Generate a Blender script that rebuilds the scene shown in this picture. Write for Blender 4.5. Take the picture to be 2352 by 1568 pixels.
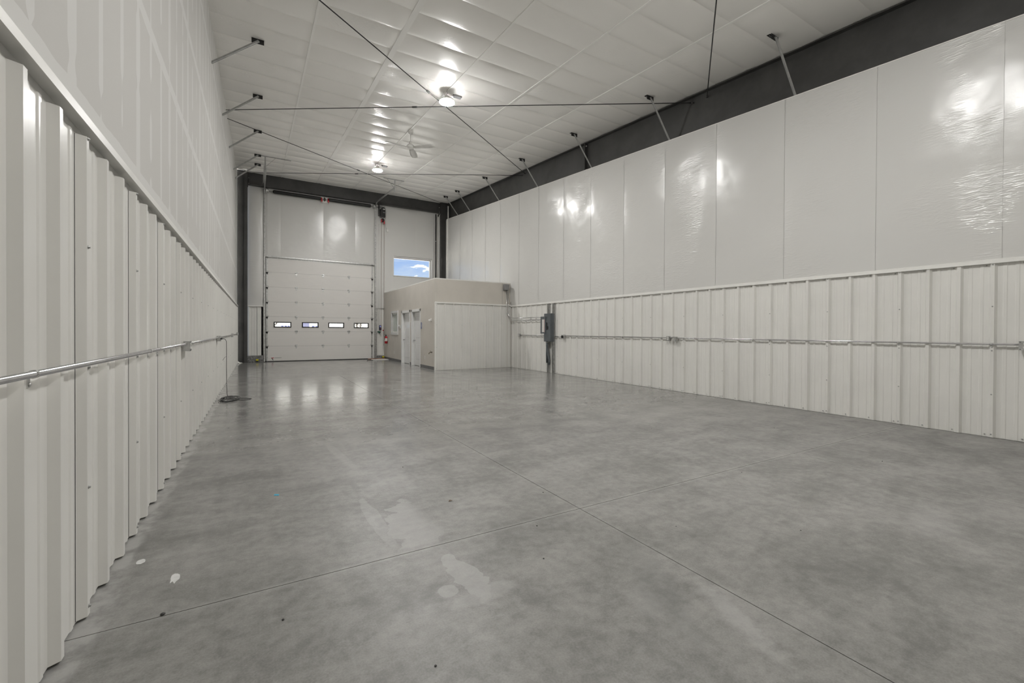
import bpy, bmesh, math, random
from mathutils import Vector, Matrix
random.seed(7)
S = bpy.context.scene
for o in list(bpy.data.objects): bpy.data.objects.remove(o)
C = S.collection

# ------------------------------------------------------------------ camera
CAMZ = 1.307
yaw, pit, rol = 0.530091661, 0.00742742, 0.005285907
F = Vector((math.sin(yaw)*math.cos(pit), math.cos(yaw)*math.cos(pit), -math.sin(pit)))
R0 = Vector((math.cos(yaw), -math.sin(yaw), 0)); U0 = R0.cross(F)
Rv = R0*math.cos(rol)+U0*math.sin(rol); Uv = U0*math.cos(rol)-R0*math.sin(rol)
cd = bpy.data.cameras.new('camera'); cam = bpy.data.objects.new('camera', cd); C.objects.link(cam)
cd.sensor_width = 36; cd.lens = 997.27/2352*36
cd.shift_y = (767.85-784)/2352
cd.clip_start = .02; cd.clip_end = 400
cam.matrix_world = Matrix(((Rv.x, Uv.x, -F.x, 0), (Rv.y, Uv.y, -F.y, 0), (Rv.z, Uv.z, -F.z, CAMZ), (0, 0, 0, 1)))
S.camera = cam
S.view_settings.view_transform = 'Standard'; S.view_settings.look = 'None'
S.view_settings.gamma = 1; S.view_settings.use_curve_mapping = False
S.view_settings.exposure = 0.0
LAMP = 700.0          # radiance of the high bay lenses

# ------------------------------------------------------------------ node helpers
class NT:
    def __init__(s, tree): s.t = tree; s.n = tree.nodes; s.l = tree.links
    def put(s, sock, v):
        if v is None: return
        if isinstance(v, bpy.types.NodeSocket): s.l.new(v, sock)
        else:
            if isinstance(v, (tuple, list)) and len(v) == 3 and sock.type == 'RGBA': v = (*v, 1)
            sock.default_value = v
    def math(s, op, a, b=None, c=None, clamp=False):
        n = s.n.new('ShaderNodeMath'); n.operation = op; n.use_clamp = clamp
        s.put(n.inputs[0], a); s.put(n.inputs[1], b); s.put(n.inputs[2], c); return n.outputs[0]
    def vmath(s, op, a, b=None):
        n = s.n.new('ShaderNodeVectorMath'); n.operation = op
        s.put(n.inputs[0], a); s.put(n.inputs[1], b)
        return n.outputs['Value'] if op in ('LENGTH', 'DOT_PRODUCT', 'DISTANCE') else n.outputs[0]
    def noise(s, vec, scale, detail=2, rough=.5, dist=0):
        n = s.n.new('ShaderNodeTexNoise'); s.put(n.inputs['Vector'], vec)
        n.inputs['Scale'].default_value = scale; n.inputs['Detail'].default_value = detail
        n.inputs['Roughness'].default_value = rough; n.inputs['Distortion'].default_value = dist
        return n.outputs['Fac']
    def ramp(s, f, a, b, lo=0., hi=1.):
        n = s.n.new('ShaderNodeMapRange'); n.interpolation_type = 'SMOOTHSTEP'; s.put(n.inputs['Value'], f)
        n.inputs['From Min'].default_value = a; n.inputs['From Max'].default_value = b
        n.inputs['To Min'].default_value = lo; n.inputs['To Max'].default_value = hi; return n.outputs['Result']
    def mix(s, f, a, b):
        n = s.n.new('ShaderNodeMix'); n.data_type = 'RGBA'
        s.put(n.inputs[0], f); s.put(n.inputs[6], a); s.put(n.inputs[7], b); return n.outputs[2]
    def mapping(s, vec, scale=(1, 1, 1), rot=(0, 0, 0)):
        n = s.n.new('ShaderNodeMapping'); s.put(n.inputs['Vector'], vec)
        n.inputs['Scale'].default_value = scale; n.inputs['Rotation'].default_value = rot; return n.outputs[0]
    def pos(s): return s.n.new('ShaderNodeNewGeometry').outputs['Position']
    def sep(s, v):
        n = s.n.new('ShaderNodeSeparateXYZ'); s.put(n.inputs[0], v); return n.outputs
    def bump(s, h, strength, dist):
        n = s.n.new('ShaderNodeBump'); s.put(n.inputs['Height'], h); s.put(n.inputs['Strength'], strength)
        n.inputs['Distance'].default_value = dist; return n.outputs[0]

def mat(name, col, rough=.5, metal=0., spec=.5, emit=None, es=0.):
    m = bpy.data.materials.new(name); m.use_nodes = True
    b = m.node_tree.nodes['Principled BSDF']
    b.inputs['Base Color'].default_value = (*col, 1); b.inputs['Roughness'].default_value = rough
    b.inputs['Metallic'].default_value = metal; b.inputs['Specular IOR Level'].default_value = spec
    if emit: b.inputs['Emission Color'].default_value = (*emit, 1); b.inputs['Emission Strength'].default_value = es
    m['b'] = 1
    return m
def nt(m):
    return NT(m.node_tree), m.node_tree.nodes['Principled BSDF']
def wear(m, col, amt=.08, scale=3., rough=None, bumpd=0, bscale=40):
    """slight tone variation so that no surface is a dead flat colour"""
    t, b = nt(m); P = t.pos()
    f = t.noise(P, scale, 5, .6)
    c = t.mix(t.ramp(f, .3, .7), tuple(x*(1-amt) for x in col), tuple(min(1, x*(1+amt)) for x in col))
    t.put(b.inputs['Base Color'], c)
    if bumpd: t.put(b.inputs['Normal'], t.bump(t.noise(P, bscale, 3), .5, bumpd))
    return m

# ------------------------------------------------------------------ world: sky with clouds
W = bpy.data.worlds.new('world'); S.world = W; W.use_nodes = True
t = NT(W.node_tree); bg = W.node_tree.nodes['Background']
dirv = t.n.new('ShaderNodeTexCoord').outputs['Generated']
sx = t.sep(dirv)
el = t.ramp(sx[2], 0.0, .55)
base = t.mix(el, (.58, .74, 1.0), (.20, .38, .88))
low = t.ramp(sx[2], .05, .20)
base = t.mix(low, (.66, .80, 1.0), t.mix(t.ramp(sx[2], .1, .45), (.33, .53, .97), (.20, .38, .88)))
cv = t.mapping(dirv, (1, 1, 3.2))
cl = t.noise(cv, 17., 6, .58, .25)
cum = t.ramp(cl, .545, .60)
ci = t.ramp(t.noise(t.mapping(dirv, (1, 1, 6)), 9., 6, .65, .6), .45, .75, 0, .45)
skyc = t.mix(ci, base, (.86, .93, 1.0))
skyc = t.mix(cum, skyc, (1.35, 1.35, 1.33))
t.put(bg.inputs['Color'], skyc); bg.inputs['Strength'].default_value = 1.0

# sun stands high behind the building: it lights the yard outside, none of it enters the hall
sd = bpy.data.lights.new('sun', 'SUN'); sd.energy = 40.0; sd.angle = .01; sd.color = (1, .96, .9)
so = bpy.data.objects.new('sun', sd); C.objects.link(so); so.rotation_euler = (math.radians(48), 0, math.radians(-18))

# ------------------------------------------------------------------ mesh helpers
class B:
    def __init__(s): s.b = bmesh.new()
    def box(s, lo, hi, bev=0):
        x0, y0, z0 = [min(a, b) for a, b in zip(lo, hi)]; x1, y1, z1 = [max(a, b) for a, b in zip(lo, hi)]
        v = [s.b.verts.new(p) for p in ((x0, y0, z0), (x1, y0, z0), (x1, y1, z0), (x0, y1, z0), (x0, y0, z1), (x1, y0, z1), (x1, y1, z1), (x0, y1, z1))]
        fs = [s.b.faces.new([v[i] for i in q]) for q in ((3, 2, 1, 0), (4, 5, 6, 7), (0, 1, 5, 4), (1, 2, 6, 5), (2, 3, 7, 6), (3, 0, 4, 7))]
        if bev:
            es = list({e for f in fs for e in f.edges})
            bmesh.ops.bevel(s.b, geom=es, offset=bev, segments=2, affect='EDGES', profile=.6)
        return s
    def bar(s, p0, p1, w, h, up=(0, 0, 1)):
        """rectangular bar from p0 to p1, w across, h along up"""
        p0, p1 = Vector(p0), Vector(p1); d = (p1-p0).normalized(); up = Vector(up)
        if abs(d.dot(up)) > .99: up = Vector((0, 1, 0))
        r = d.cross(up).normalized(); u = r.cross(d).normalized()
        q = [(-.5, -.5), (.5, -.5), (.5, .5), (-.5, .5)]
        a = [s.b.verts.new(p0+r*w*x+u*h*y) for x, y in q]; c = [s.b.verts.new(p1+r*w*x+u*h*y) for x, y in q]
        for i in range(4): s.b.faces.new((a[i], a[(i+1) % 4], c[(i+1) % 4], c[i]))
        s.b.faces.new(a[::-1]); s.b.faces.new(c); return s
    def tube(s, pts, r, seg=10, rads=None, closed=False):
        pts = [Vector(p) for p in pts]; n = len(pts); rings = []; prev = None
        for i, p in enumerate(pts):
            if closed: d = pts[(i+1) % n]-pts[i-1]
            else: d = pts[min(i+1, n-1)]-pts[max(i-1, 0)]
            d.normalize()
            ref = prev if prev else (Vector((0, 0, 1)) if abs(d.z) < .9 else Vector((1, 0, 0)))
            a = (ref-d*ref.dot(d)).normalized(); prev = a; c = d.cross(a)
            rr = rads[i] if rads else r
            rings.append([s.b.verts.new(p+(a*math.cos(k*2*math.pi/seg)+c*math.sin(k*2*math.pi/seg))*rr) for k in range(seg)])
        m = n if closed else n-1
        for i in range(m):
            A, D = rings[i], rings[(i+1) % n]
            for k in range(seg):
                f = s.b.faces.new((A[k], A[(k+1) % seg], D[(k+1) % seg], D[k])); f.smooth = True
        if not closed: s.b.faces.new(rings[0][::-1]); s.b.faces.new(rings[-1])
        return s
    def lathe(s, prof, c, axis='Z', seg=24):
        """prof: list of (radius, height) about an axis through c"""
        c = Vector(c); rings = []
        def pt(r, h, a):
            x, y = r*math.cos(a), r*math.sin(a)
            return c+Vector({'Z': (x, y, h), 'X': (h, x, y), 'Y': (x, h, y)}[axis])
        for r, h in prof: rings.append([s.b.verts.new(pt(max(r, 1e-4), h, k*2*math.pi/seg)) for k in range(seg)])
        for A, D in zip(rings, rings[1:]):
            for k in range(seg):
                f = s.b.faces.new((A[k], A[(k+1) % seg], D[(k+1) % seg], D[k])); f.smooth = True
        s.b.faces.new(rings[0][::-1]); s.b.faces.new(rings[-1]); return s
    def prism(s, poly, axis, a, b):
        """poly in the two remaining axes (order xyz), extruded from a to b along axis"""
        def pt(u, v, w): return {'X': (w, u, v), 'Y': (u, w, v), 'Z': (u, v, w)}[axis]
        A = [s.b.verts.new(pt(u, v, a)) for u, v in poly]; D = [s.b.verts.new(pt(u, v, b)) for u, v in poly]
        n = len(poly)
        s.b.faces.new(A[::-1]); s.b.faces.new(D)
        for i in range(n): s.b.faces.new((A[i], A[(i+1) % n], D[(i+1) % n], D[i]))
        return s
    def sheet(s, fn, nu, nv, smooth=True):
        g = [[s.b.verts.new(fn(i/nu, j/nv)) for j in range(nv+1)] for i in range(nu+1)]
        for i in range(nu):
            for j in range(nv):
                f = s.b.faces.new((g[i][j], g[i+1][j], g[i+1][j+1], g[i][j+1])); f.smooth = smooth
        return s

def wloc(p):
    v = Vector((0, 0, 0))
    while p is not None: v += p.location; p = p.parent
    return v
def put(name, b, m, parent=None, recalc=True, kind=None, label=None, cat=None, group=None, weld=False):
    bm = b.b if isinstance(b, B) else b
    if weld: bmesh.ops.remove_doubles(bm, verts=bm.verts, dist=1e-5)
    if recalc: bmesh.ops.recalc_face_normals(bm, faces=bm.faces)
    off = wloc(parent)
    if parent is None and kind is None:
        cs = [v.co for v in bm.verts]
        off = Vector(((min(c.x for c in cs)+max(c.x for c in cs))/2, (min(c.y for c in cs)+max(c.y for c in cs))/2, min(c.z for c in cs)))
    for v in bm.verts: v.co -= off
    me = bpy.data.meshes.new(name); bm.to_mesh(me); bm.free(); me.materials.append(m)
    o = bpy.data.objects.new(name, me); C.objects.link(o)
    if parent is not None: o.parent = parent
    elif kind is None: o.location = off
    if kind: o['kind'] = kind
    if label: o['label'] = label
    if cat: o['category'] = cat
    if group: o['group'] = group
    return o
def split_loose(o):
    bm = bmesh.new(); bm.from_mesh(o.data); seen = set(); comps = []
    for v in bm.verts:
        if v in seen: continue
        st = [v]; seen.add(v); c = []
        while st:
            q = st.pop(); c.append(q)
            for e in q.link_edges:
                w = e.other_vert(q)
                if w not in seen: seen.add(w); st.append(w)
        comps.append({q.index for q in c})
    bm.free()
    if len(comps) < 2: return
    src = o.data
    for k, c in enumerate(comps):
        b2 = bmesh.new(); b2.from_mesh(src); b2.verts.ensure_lookup_table()
        bmesh.ops.delete(b2, geom=[v for v in b2.verts if v.index not in c], context='VERTS')
        me = bpy.data.meshes.new(o.name); b2.to_mesh(me); b2.free()
        for m in src.materials: me.materials.append(m)
        if k == 0: o.data = me
        else:
            d = o.copy(); d.data = me; C.objects.link(d)
def copy(o, d, parent=None):
    c = o.copy(); C.objects.link(c); c.location = o.location+Vector(d)
    if parent is not None: c.parent = parent
    return c
def thing(name, label, cat, loc=(0, 0, 0), group=None):
    o = bpy.data.objects.new(name, None); C.objects.link(o); o.location = loc; o.empty_display_size = .1
    o['label'] = label; o['category'] = cat
    if group: o['group'] = group
    return o

# ------------------------------------------------------------------ materials
WHITE = (.745, .735, .70)
panel_m = mat('painted_metal', WHITE, .28); wear(panel_m, WHITE, .03, 1.2)
trim_m = mat('trim_paint', (.81, .80, .765), .35); wear(trim_m, (.81, .80, .765), .03)
def vinyl(name, col, mode):
    """glossy facing sheet with fine drawn wrinkles; mode 'wall' wrinkles fan in the yz plane, 'roof' ones run across the sheets"""
    m = mat(name, col, .2, 0, .5 if mode == 'wall' else .45); t, b = nt(m); P = t.pos()
    if mode == 'wall':
        a1 = t.noise(t.mapping(P, (1, 5, 32), (math.radians(24), 0, 0)), 1., 2, .5, .6)
        a2 = t.noise(t.mapping(P, (1, 6, 30), (math.radians(-38), 0, 0)), 1., 2, .5, .6)
        pick = t.ramp(t.noise(P, 1.3, 2), .38, .62)
        patch = t.ramp(t.noise(P, .9, 2, .5), .46, .66, .05, 1)
    else:
        a1 = t.noise(t.mapping(P, (7, 34, 1), (0, 0, math.radians(10))), 1., 2, .5, .6)
        a2 = t.noise(t.mapping(P, (9, 26, 1), (0, 0, math.radians(-32))), 1., 2, .5, .6)
        pick = t.ramp(t.noise(P, 1.6, 2), .36, .64)
        patch = t.ramp(t.noise(P, 1.1, 2, .5), .53, .72, 0, 1)
    w = t.math('ADD', t.math('MULTIPLY', a1, t.math('SUBTRACT', 1, pick)), t.math('MULTIPLY', a2, pick))
    ridge = t.math('ABSOLUTE', t.math('SUBTRACT', w, .5))
    n1 = t.bump(t.noise(P, 1.7, 2, .45), .35 if mode == 'wall' else .10, .05)
    bn = t.n.new('ShaderNodeBump'); t.put(bn.inputs['Height'], t.math('MULTIPLY', t.math('SUBTRACT', ridge, .09), patch)); bn.inputs['Strength'].default_value = .9
    bn.inputs['Distance'].default_value = .015 if mode == 'wall' else .016; t.put(bn.inputs['Normal'], n1)
    t.put(b.inputs['Normal'], bn.outputs[0])
    if mode == 'wall': t.put(b.inputs['Roughness'], t.ramp(t.noise(P, 1.1, 3), .3, .7, .19, .27))
    else: b.inputs['Roughness'].default_value = .26
    if mode == 'wall': t.put(b.inputs['Base Color'], t.mix(t.noise(P, .6, 4), tuple(c*.97 for c in col), tuple(c*1.03 for c in col)))
    return m
vinyl_m = vinyl('wall_vinyl', (.645, .638, .615), 'wall')
ceil_m = vinyl('ceiling_vinyl', (.945, .93, .895), 'roof')
tape_m = mat('vinyl_tape', (.95, .94, .91), .25)
steel_m = mat('dark_steel', (.050, .049, .047), .5); wear(steel_m, (.050, .049, .047), .2, 2.)
rod_m = mat('rod_steel', (.03, .03, .03), .45); wear(rod_m, (.03, .03, .03), .2, 8)
galv_m = mat('galvanised_steel', (.56, .56, .55), .33, .9); wear(galv_m, (.56, .56, .55), .18, 14.)
bright_m = mat('bright_conduit', (.66, .66, .67), .22, 1.); wear(bright_m, (.66, .66, .67), .08, 20.)
brace_m = mat('brace_steel', (.42, .42, .41), .4, .6); wear(brace_m, (.42, .42, .41), .12, 10.)
black_m = mat('black_plastic', (.012, .012, .012), .45); wear(black_m, (.012, .012, .012), .3, 9)
red_m = mat('red_paint', (.42, .012, .02), .3); wear(red_m, (.42, .012, .02), .1, 9)
whitepl_m = mat('white_plastic', (.72, .71, .68), .35); wear(whitepl_m, (.72, .71, .68), .03, 9)
greyp_m = mat('grey_enamel', (.10, .112, .12), .4); wear(greyp_m, (.10, .112, .12), .1, 6)
greyb_m = mat('pull_box_grey', (.27, .27, .27), .45, .3); wear(greyb_m, (.27, .27, .27), .1, 6)
door_m = mat('door_skin', (.62, .605, .58), .38)
t, b = nt(door_m); P = t.pos(); zz = t.sep(P)[2]
rib = t.math('SINE', t.math('MULTIPLY', zz, 95.))
t.put(b.inputs['Normal'], t.bump(rib, .12, .004))
t.put(b.inputs['Base Color'], t.mix(t.noise(P, 1.5, 4), (.72, .70, .67), (.76, .74, .71)))
office_m = mat('beige_paint', (.60, .565, .51), .55); wear(office_m, (.60, .565, .51), .04, 1.5, None, .004, 55)
wdoor_m = mat('white_door_paint', (.76, .76, .75), .18); wear(wdoor_m, (.76, .76, .75), .02)
base_m = mat('grey_vinyl_base', (.13, .13, .13), .45); wear(base_m, (.13, .13, .13), .1)
curb_m = mat('rough_concrete', (.2, .2, .195), .9); wear(curb_m, (.2, .2, .195), .5, 22., None, .02, 30)
yellow_m = mat('yellow_plastic', (.62, .56, .01), .4); wear(yellow_m, (.62, .56, .01), .08, 9)
blue_m = mat('blue_sign', (.17, .19, .34), .4); wear(blue_m, (.17, .19, .34), .06, 9)
navy_m = mat('navy_plastic', (.015, .02, .06), .35); wear(navy_m, (.015, .02, .06), .2, 9)
green_m = mat('green_plastic', (.02, .10, .07), .4); wear(green_m, (.02, .10, .07), .2, 9)
wood_m = mat('plank_wood', (.30, .19, .14), .6); wear(wood_m, (.30, .19, .14), .25, 12)
chain_m = mat('rusty_chain', (.20, .12, .09), .55, .4); wear(chain_m, (.20, .12, .09), .3, 20)
brass_m = mat('aged_brass', (.22, .19, .14), .35, .8); wear(brass_m, (.22, .19, .14), .2, 30)
paper_m = mat('card_paper', (.72, .70, .66), .7)
t, b = nt(paper_m); zz = t.sep(t.pos())[2]
ln = t.math('GREATER_THAN', t.math('SINE', t.math('MULTIPLY', zz, 230.)), .72)
t.put(b.inputs['Base Color'], t.mix(ln, (.74, .72, .68), (.36, .35, .34)))
spot_m = mat('joint_compound_spot', (.62, .62, .61), .7); wear(spot_m, (.62, .62, .61), .08, 30)
tapeblue_m = mat('blue_tape', (.03, .36, .55), .5); wear(tapeblue_m, (.03, .36, .55), .15, 60)
leaf_m = mat('dry_leaf', (.16, .10, .05), .7); wear(leaf_m, (.16, .10, .05), .3, 60)
glass_m = bpy.data.materials.new('window_glass'); glass_m.use_nodes = True
t = NT(glass_m.node_tree); out = t.n['Material Output']; t.n.remove(t.n['Principled BSDF'])
tr = t.n.new('ShaderNodeBsdfTransparent'); tr.inputs[0].default_value = (.96, .97, .96, 1)
gl = t.n.new('ShaderNodeBsdfGlossy'); gl.inputs['Roughness'].default_value = .01
fr = t.n.new('ShaderNodeFresnel'); fr.inputs[0].default_value = 1.5
ms = t.n.new('ShaderNodeMixShader'); bf = t.n.new('ShaderNodeNewGeometry').outputs['Backfacing']; t.put(ms.inputs[0], t.math('MULTIPLY', fr.outputs[0], t.math('SUBTRACT', 1, bf))); t.l.new(tr.outputs[0], ms.inputs[1]); t.l.new(gl.outputs[0], ms.inputs[2]); t.l.new(ms.outputs[0], out.inputs[0])
refl_slat_m = mat('reflection_slat', (.72, .74, .71), .5); wear(refl_slat_m, (.72, .74, .71), .05)
lens_m = mat('lamp_lens', (1, 1, 1), .4, 0, .5, (1., .988, .968), LAMP)
screen_m = mat('lit_screen', (.1, .1, .3), .3, 0, .5, (.45, .5, 1.), .55)
# drywall with joint compound over screw lines and board joints
dry_m = mat('drywall', (.52, .505, .475), .75)
t, b = nt(dry_m); P = t.pos(); x, y, z = t.sep(P)
k = t.math('DIVIDE', t.math('SUBTRACT', y, 2.62), .4064)
fr = t.math('ABSOLUTE', t.math('SUBTRACT', t.math('FRACT', t.math('ADD', k, .5)), .5))
idn = t.math('FLOOR', t.math('ADD', k, .5))
comb = t.n.new('ShaderNodeCombineXYZ'); t.put(comb.inputs[0], t.math('MULTIPLY', idn, 7.3)); t.put(comb.inputs[2], t.math('MULTIPLY', z, 1.3))
brk = t.noise(comb.outputs[0], 1.6, 1)                     # bands start and stop along each stud
every3 = t.math('LESS_THAN', t.math('FRACT', t.math('MULTIPLY', t.math('ADD', idn, .5), .3333)), .34)
wid = t.math('ADD', t.ramp(brk, .40, .48, 0, .085), t.math('MULTIPLY', every3, .05))
wob = t.math('MULTIPLY', t.math('SUBTRACT', t.noise(P, 5., 2), .5), .03)
vb = t.math('LESS_THAN', t.math('ADD', fr, wob), wid)
kz = t.math('DIVIDE', t.math('SUBTRACT', z, 3.56), 1.2192)
fz = t.math('MULTIPLY', t.math('ABSOLUTE', t.math('SUBTRACT', t.math('FRACT', t.math('ADD', kz, .5)), .5)), 1.2192)
hb = t.math('LESS_THAN', t.math('ADD', fz, t.math('MULTIPLY', t.math('SUBTRACT', t.noise(P, 4., 3), .5), .04)), .052)
lowb = t.math('LESS_THAN', t.math('ADD', z, t.math('MULTIPLY', t.math('SUBTRACT', t.noise(t.mapping(P, (1, 1, .2)), 2.6, 2), .5), .09)), 2.345)
mud = t.math('MAXIMUM', t.math('MAXIMUM', vb, hb), lowb)
basec = t.mix(t.noise(P, .9, 4), (.545, .534, .508), (.58, .568, .542))
t.put(b.inputs['Base Color'], t.mix(mud, basec, (.65, .642, .62)))
t.put(b.inputs['Normal'], t.bump(mud, .2, .002))
# polished concrete
conc_m = mat('polished_concrete', (.3, .3, .295), .3, 0, .5)
t, b = nt(conc_m); P = t.pos(); x, y, z = t.sep(P)
Pm = t.mapping(P, (.55, 1., 1.), (0, 0, .35))
big = t.noise(P, .33, 5, .6)
mid = t.noise(Pm, 2.2, 9, .72, .35)
fin_ = t.noise(P, 14., 6, .7)
grain = t.noise(P, 120., 2, .6)
v = t.math('ADD', t.math('MULTIPLY', t.math('SUBTRACT', mid, .5), 1.15), t.math('MULTIPLY', t.math('SUBTRACT', big, .5), .55))
v = t.math('ADD', v, t.math('MULTIPLY', t.math('SUBTRACT', fin_, .5), .8))
v = t.math('ADD', v, t.math('MULTIPLY', t.math('SUBTRACT', grain, .5), .42))
drag = t.noise(t.mapping(P, (6.5, .55, 1), (0, 0, .06)), 1., 4, .6)      # trowel and mop strokes run towards the door
v = t.math('ADD', v, t.math('MULTIPLY', t.math('SUBTRACT', drag, .5), .32))
stain = t.ramp(t.noise(P, .8, 6, .7, .4), .58, .72, 0, -.22)
v = t.math('ADD', v, stain)
col = t.mix(t.ramp(v, -.34, .34), (.152, .149, .141), (.306, .299, .284))
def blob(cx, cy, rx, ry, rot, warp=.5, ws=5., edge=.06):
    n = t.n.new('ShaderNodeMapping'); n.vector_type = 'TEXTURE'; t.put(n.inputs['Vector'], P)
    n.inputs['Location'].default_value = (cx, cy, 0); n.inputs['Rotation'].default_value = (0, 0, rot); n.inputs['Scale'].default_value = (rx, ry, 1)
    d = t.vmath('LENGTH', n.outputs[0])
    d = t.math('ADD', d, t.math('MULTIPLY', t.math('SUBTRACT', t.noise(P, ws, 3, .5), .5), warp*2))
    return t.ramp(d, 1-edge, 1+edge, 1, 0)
# lamp reflections on glossy sealer, painted as two paler patches either side of the cross joint, ragged on the left, fading out on the right
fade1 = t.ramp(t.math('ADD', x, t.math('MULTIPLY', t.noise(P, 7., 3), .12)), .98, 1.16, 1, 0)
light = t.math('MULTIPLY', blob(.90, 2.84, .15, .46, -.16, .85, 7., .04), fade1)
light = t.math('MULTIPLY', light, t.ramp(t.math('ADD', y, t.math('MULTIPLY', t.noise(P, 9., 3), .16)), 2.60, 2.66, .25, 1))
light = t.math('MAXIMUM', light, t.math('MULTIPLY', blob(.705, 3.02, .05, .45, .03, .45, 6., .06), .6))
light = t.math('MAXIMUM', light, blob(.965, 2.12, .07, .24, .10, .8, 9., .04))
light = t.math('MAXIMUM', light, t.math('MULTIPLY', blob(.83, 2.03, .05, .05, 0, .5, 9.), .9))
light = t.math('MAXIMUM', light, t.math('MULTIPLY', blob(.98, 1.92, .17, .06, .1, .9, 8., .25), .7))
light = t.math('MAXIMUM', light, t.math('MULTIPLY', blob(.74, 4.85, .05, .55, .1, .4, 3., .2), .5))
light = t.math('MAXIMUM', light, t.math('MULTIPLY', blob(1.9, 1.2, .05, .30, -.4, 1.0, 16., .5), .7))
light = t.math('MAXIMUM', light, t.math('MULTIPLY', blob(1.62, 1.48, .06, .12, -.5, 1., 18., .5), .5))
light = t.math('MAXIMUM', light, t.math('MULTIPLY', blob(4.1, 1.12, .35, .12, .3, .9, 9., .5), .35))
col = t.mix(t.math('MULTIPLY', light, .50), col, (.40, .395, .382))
dark = t.math('MULTIPLY', blob(1.75, 1.5, .10, .35, -.5, .9, 10., .5), .35)
col = t.mix(dark, col, (.17, .17, .165))
# pale dust beside the saw cuts and caulk smears along the left wall
def near(s, c, w): return t.ramp(t.math('ABSOLUTE', t.math('SUBTRACT', s, c)), .0, w, 1, 0)
halo = t.math('MAXIMUM', near(y, 2.503, .045), t.math('MAXIMUM', t.math('MULTIPLY', near(x, 5.03, .06), .8), t.math('MULTIPLY', near(x, 2.055, .05), .45)))
halo = t.math('MULTIPLY', halo, t.ramp(t.noise(P, 6., 4), .3, .7, .3, .9))
smear = t.math('MULTIPLY', t.ramp(t.math('ADD', x, t.math('MULTIPLY', t.math('SUBTRACT', t.noise(t.mapping(P, (1, .35, 1)), 9., 4), .5), .22)), -.63, -.57, 1, 0), t.ramp(t.noise(P, 7., 4), .35, .6, .15, .9))
col = t.mix(t.math('MAXIMUM', t.math('MULTIPLY', halo, .36), t.math('MULTIPLY', smear, .65)), col, (.45, .445, .43))
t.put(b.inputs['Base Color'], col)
worn = t.ramp(y, 2.5, 8.5, .42, .15)      # the sealer is worn dull toward the near end, still polished by the door
t.put(b.inputs['Roughness'], t.math('ADD', worn, t.ramp(t.noise(P, 2.5, 5, .6), .3, .7, -.03, .05)))
t.put(b.inputs['Normal'], t.bump(t.noise(P, 9., 4, .6), .05, .003))

# ------------------------------------------------------------------ dimensions
XL, XR, YF, YB = -.66, 7.95, -1.1, 20.36
CA, CS = 5.9, 1/12.
zc = lambda y: CA+CS*y
zv = lambda y: 5.031+.086*y            # top of right hand vinyl
RIB = .3048

# ------------------------------------------------------------------ floor
floor = put('floor', B().box((-1.1, YF-.3, -.35), (8.5, 21.2, -.03)), curb_m, kind='structure')
xs = [-1.0, 2.055, 5.03, 8.35]; ys = [YF-.2, 2.503, 8.62, 14.75, 20.9]
for i in range(3):
    for j in range(4):
        g = .0022 if i else .0022
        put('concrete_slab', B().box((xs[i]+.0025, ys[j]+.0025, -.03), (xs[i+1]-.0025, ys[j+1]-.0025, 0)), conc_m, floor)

# ------------------------------------------------------------------ ceiling
bk = B(); bk.prism([(YF-.3, zc(YF-.3)+.06), (21.2, zc(21.2)+.06), (21.2, zc(21.2)+.2), (YF-.3, zc(YF-.3)+.2)], 'X', -1.1, 8.7)
ceiling = put('ceiling', bk, tape_m, kind='structure')
ang = math.atan(CS); csx = [-.74, .85, 2.24, 3.66, 5.10, 6.52, 8.22]
PUR = .66; py0 = 4.27-8*PUR
cell = {}
def ceil_mesh(w, var):
    if (w, var) in cell: return cell[(w, var)]
    L = PUR/math.cos(ang); rnd = random.Random(int(w*1000)+var*17)
    am = [rnd.uniform(.015, .025), rnd.uniform(-.005, .005), rnd.uniform(0, 6)]
    def fn(u, v):
        su = min(1, 9*u*(1-u)*1.1); sv = 4*v*(1-v)
        dz = -am[0]*su*(sv**.75)-am[1]*math.sin(u*7+am[2])*sv*su
        dz += .006*math.exp(-(min(v, 1-v)/.04)**2)*su        # purlin pulls the sheet up at its edge
        return (u*w, v*L, dz)
    b = B(); b.sheet(fn, 10, 12)
    bmesh.ops.recalc_face_normals(b.b, faces=b.b.faces)
    me = bpy.data.meshes.new('insulation_panel'); b.b.to_mesh(me); b.b.free(); me.materials.append(ceil_m)
    cell[(w, var)] = me; return me
ny = int((21-py0)/PUR)+1
for i in range(6):
    w = round(csx[i+1]-csx[i], 3)
    for j in range(ny):
        y0 = py0+j*PUR
        if y0 > 20.4: continue
        o = bpy.data.objects.new('insulation_panel', ceil_mesh(w, (i*7+j*3) % 5)); C.objects.link(o); o.parent = ceiling
        o.location = (csx[i], y0, zc(y0)); o.rotation_euler = (ang, 0, 0)
for i in range(1, 6):
    ws = .085 if i == 2 else .026
    pts = [(csx[i]-ws, -.004), (csx[i]+.010, -.010), (csx[i]+.012, .0), (csx[i]-ws, .006)]
    b = B()
    b.bar((csx[i]-ws/2+.008, YF-.2, zc(YF-.2)-.008), (csx[i]-ws/2+.008, 20.3, zc(20.3)-.008), ws+.012, .012)
    put('seam_tape', b, tape_m, ceiling)

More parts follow.
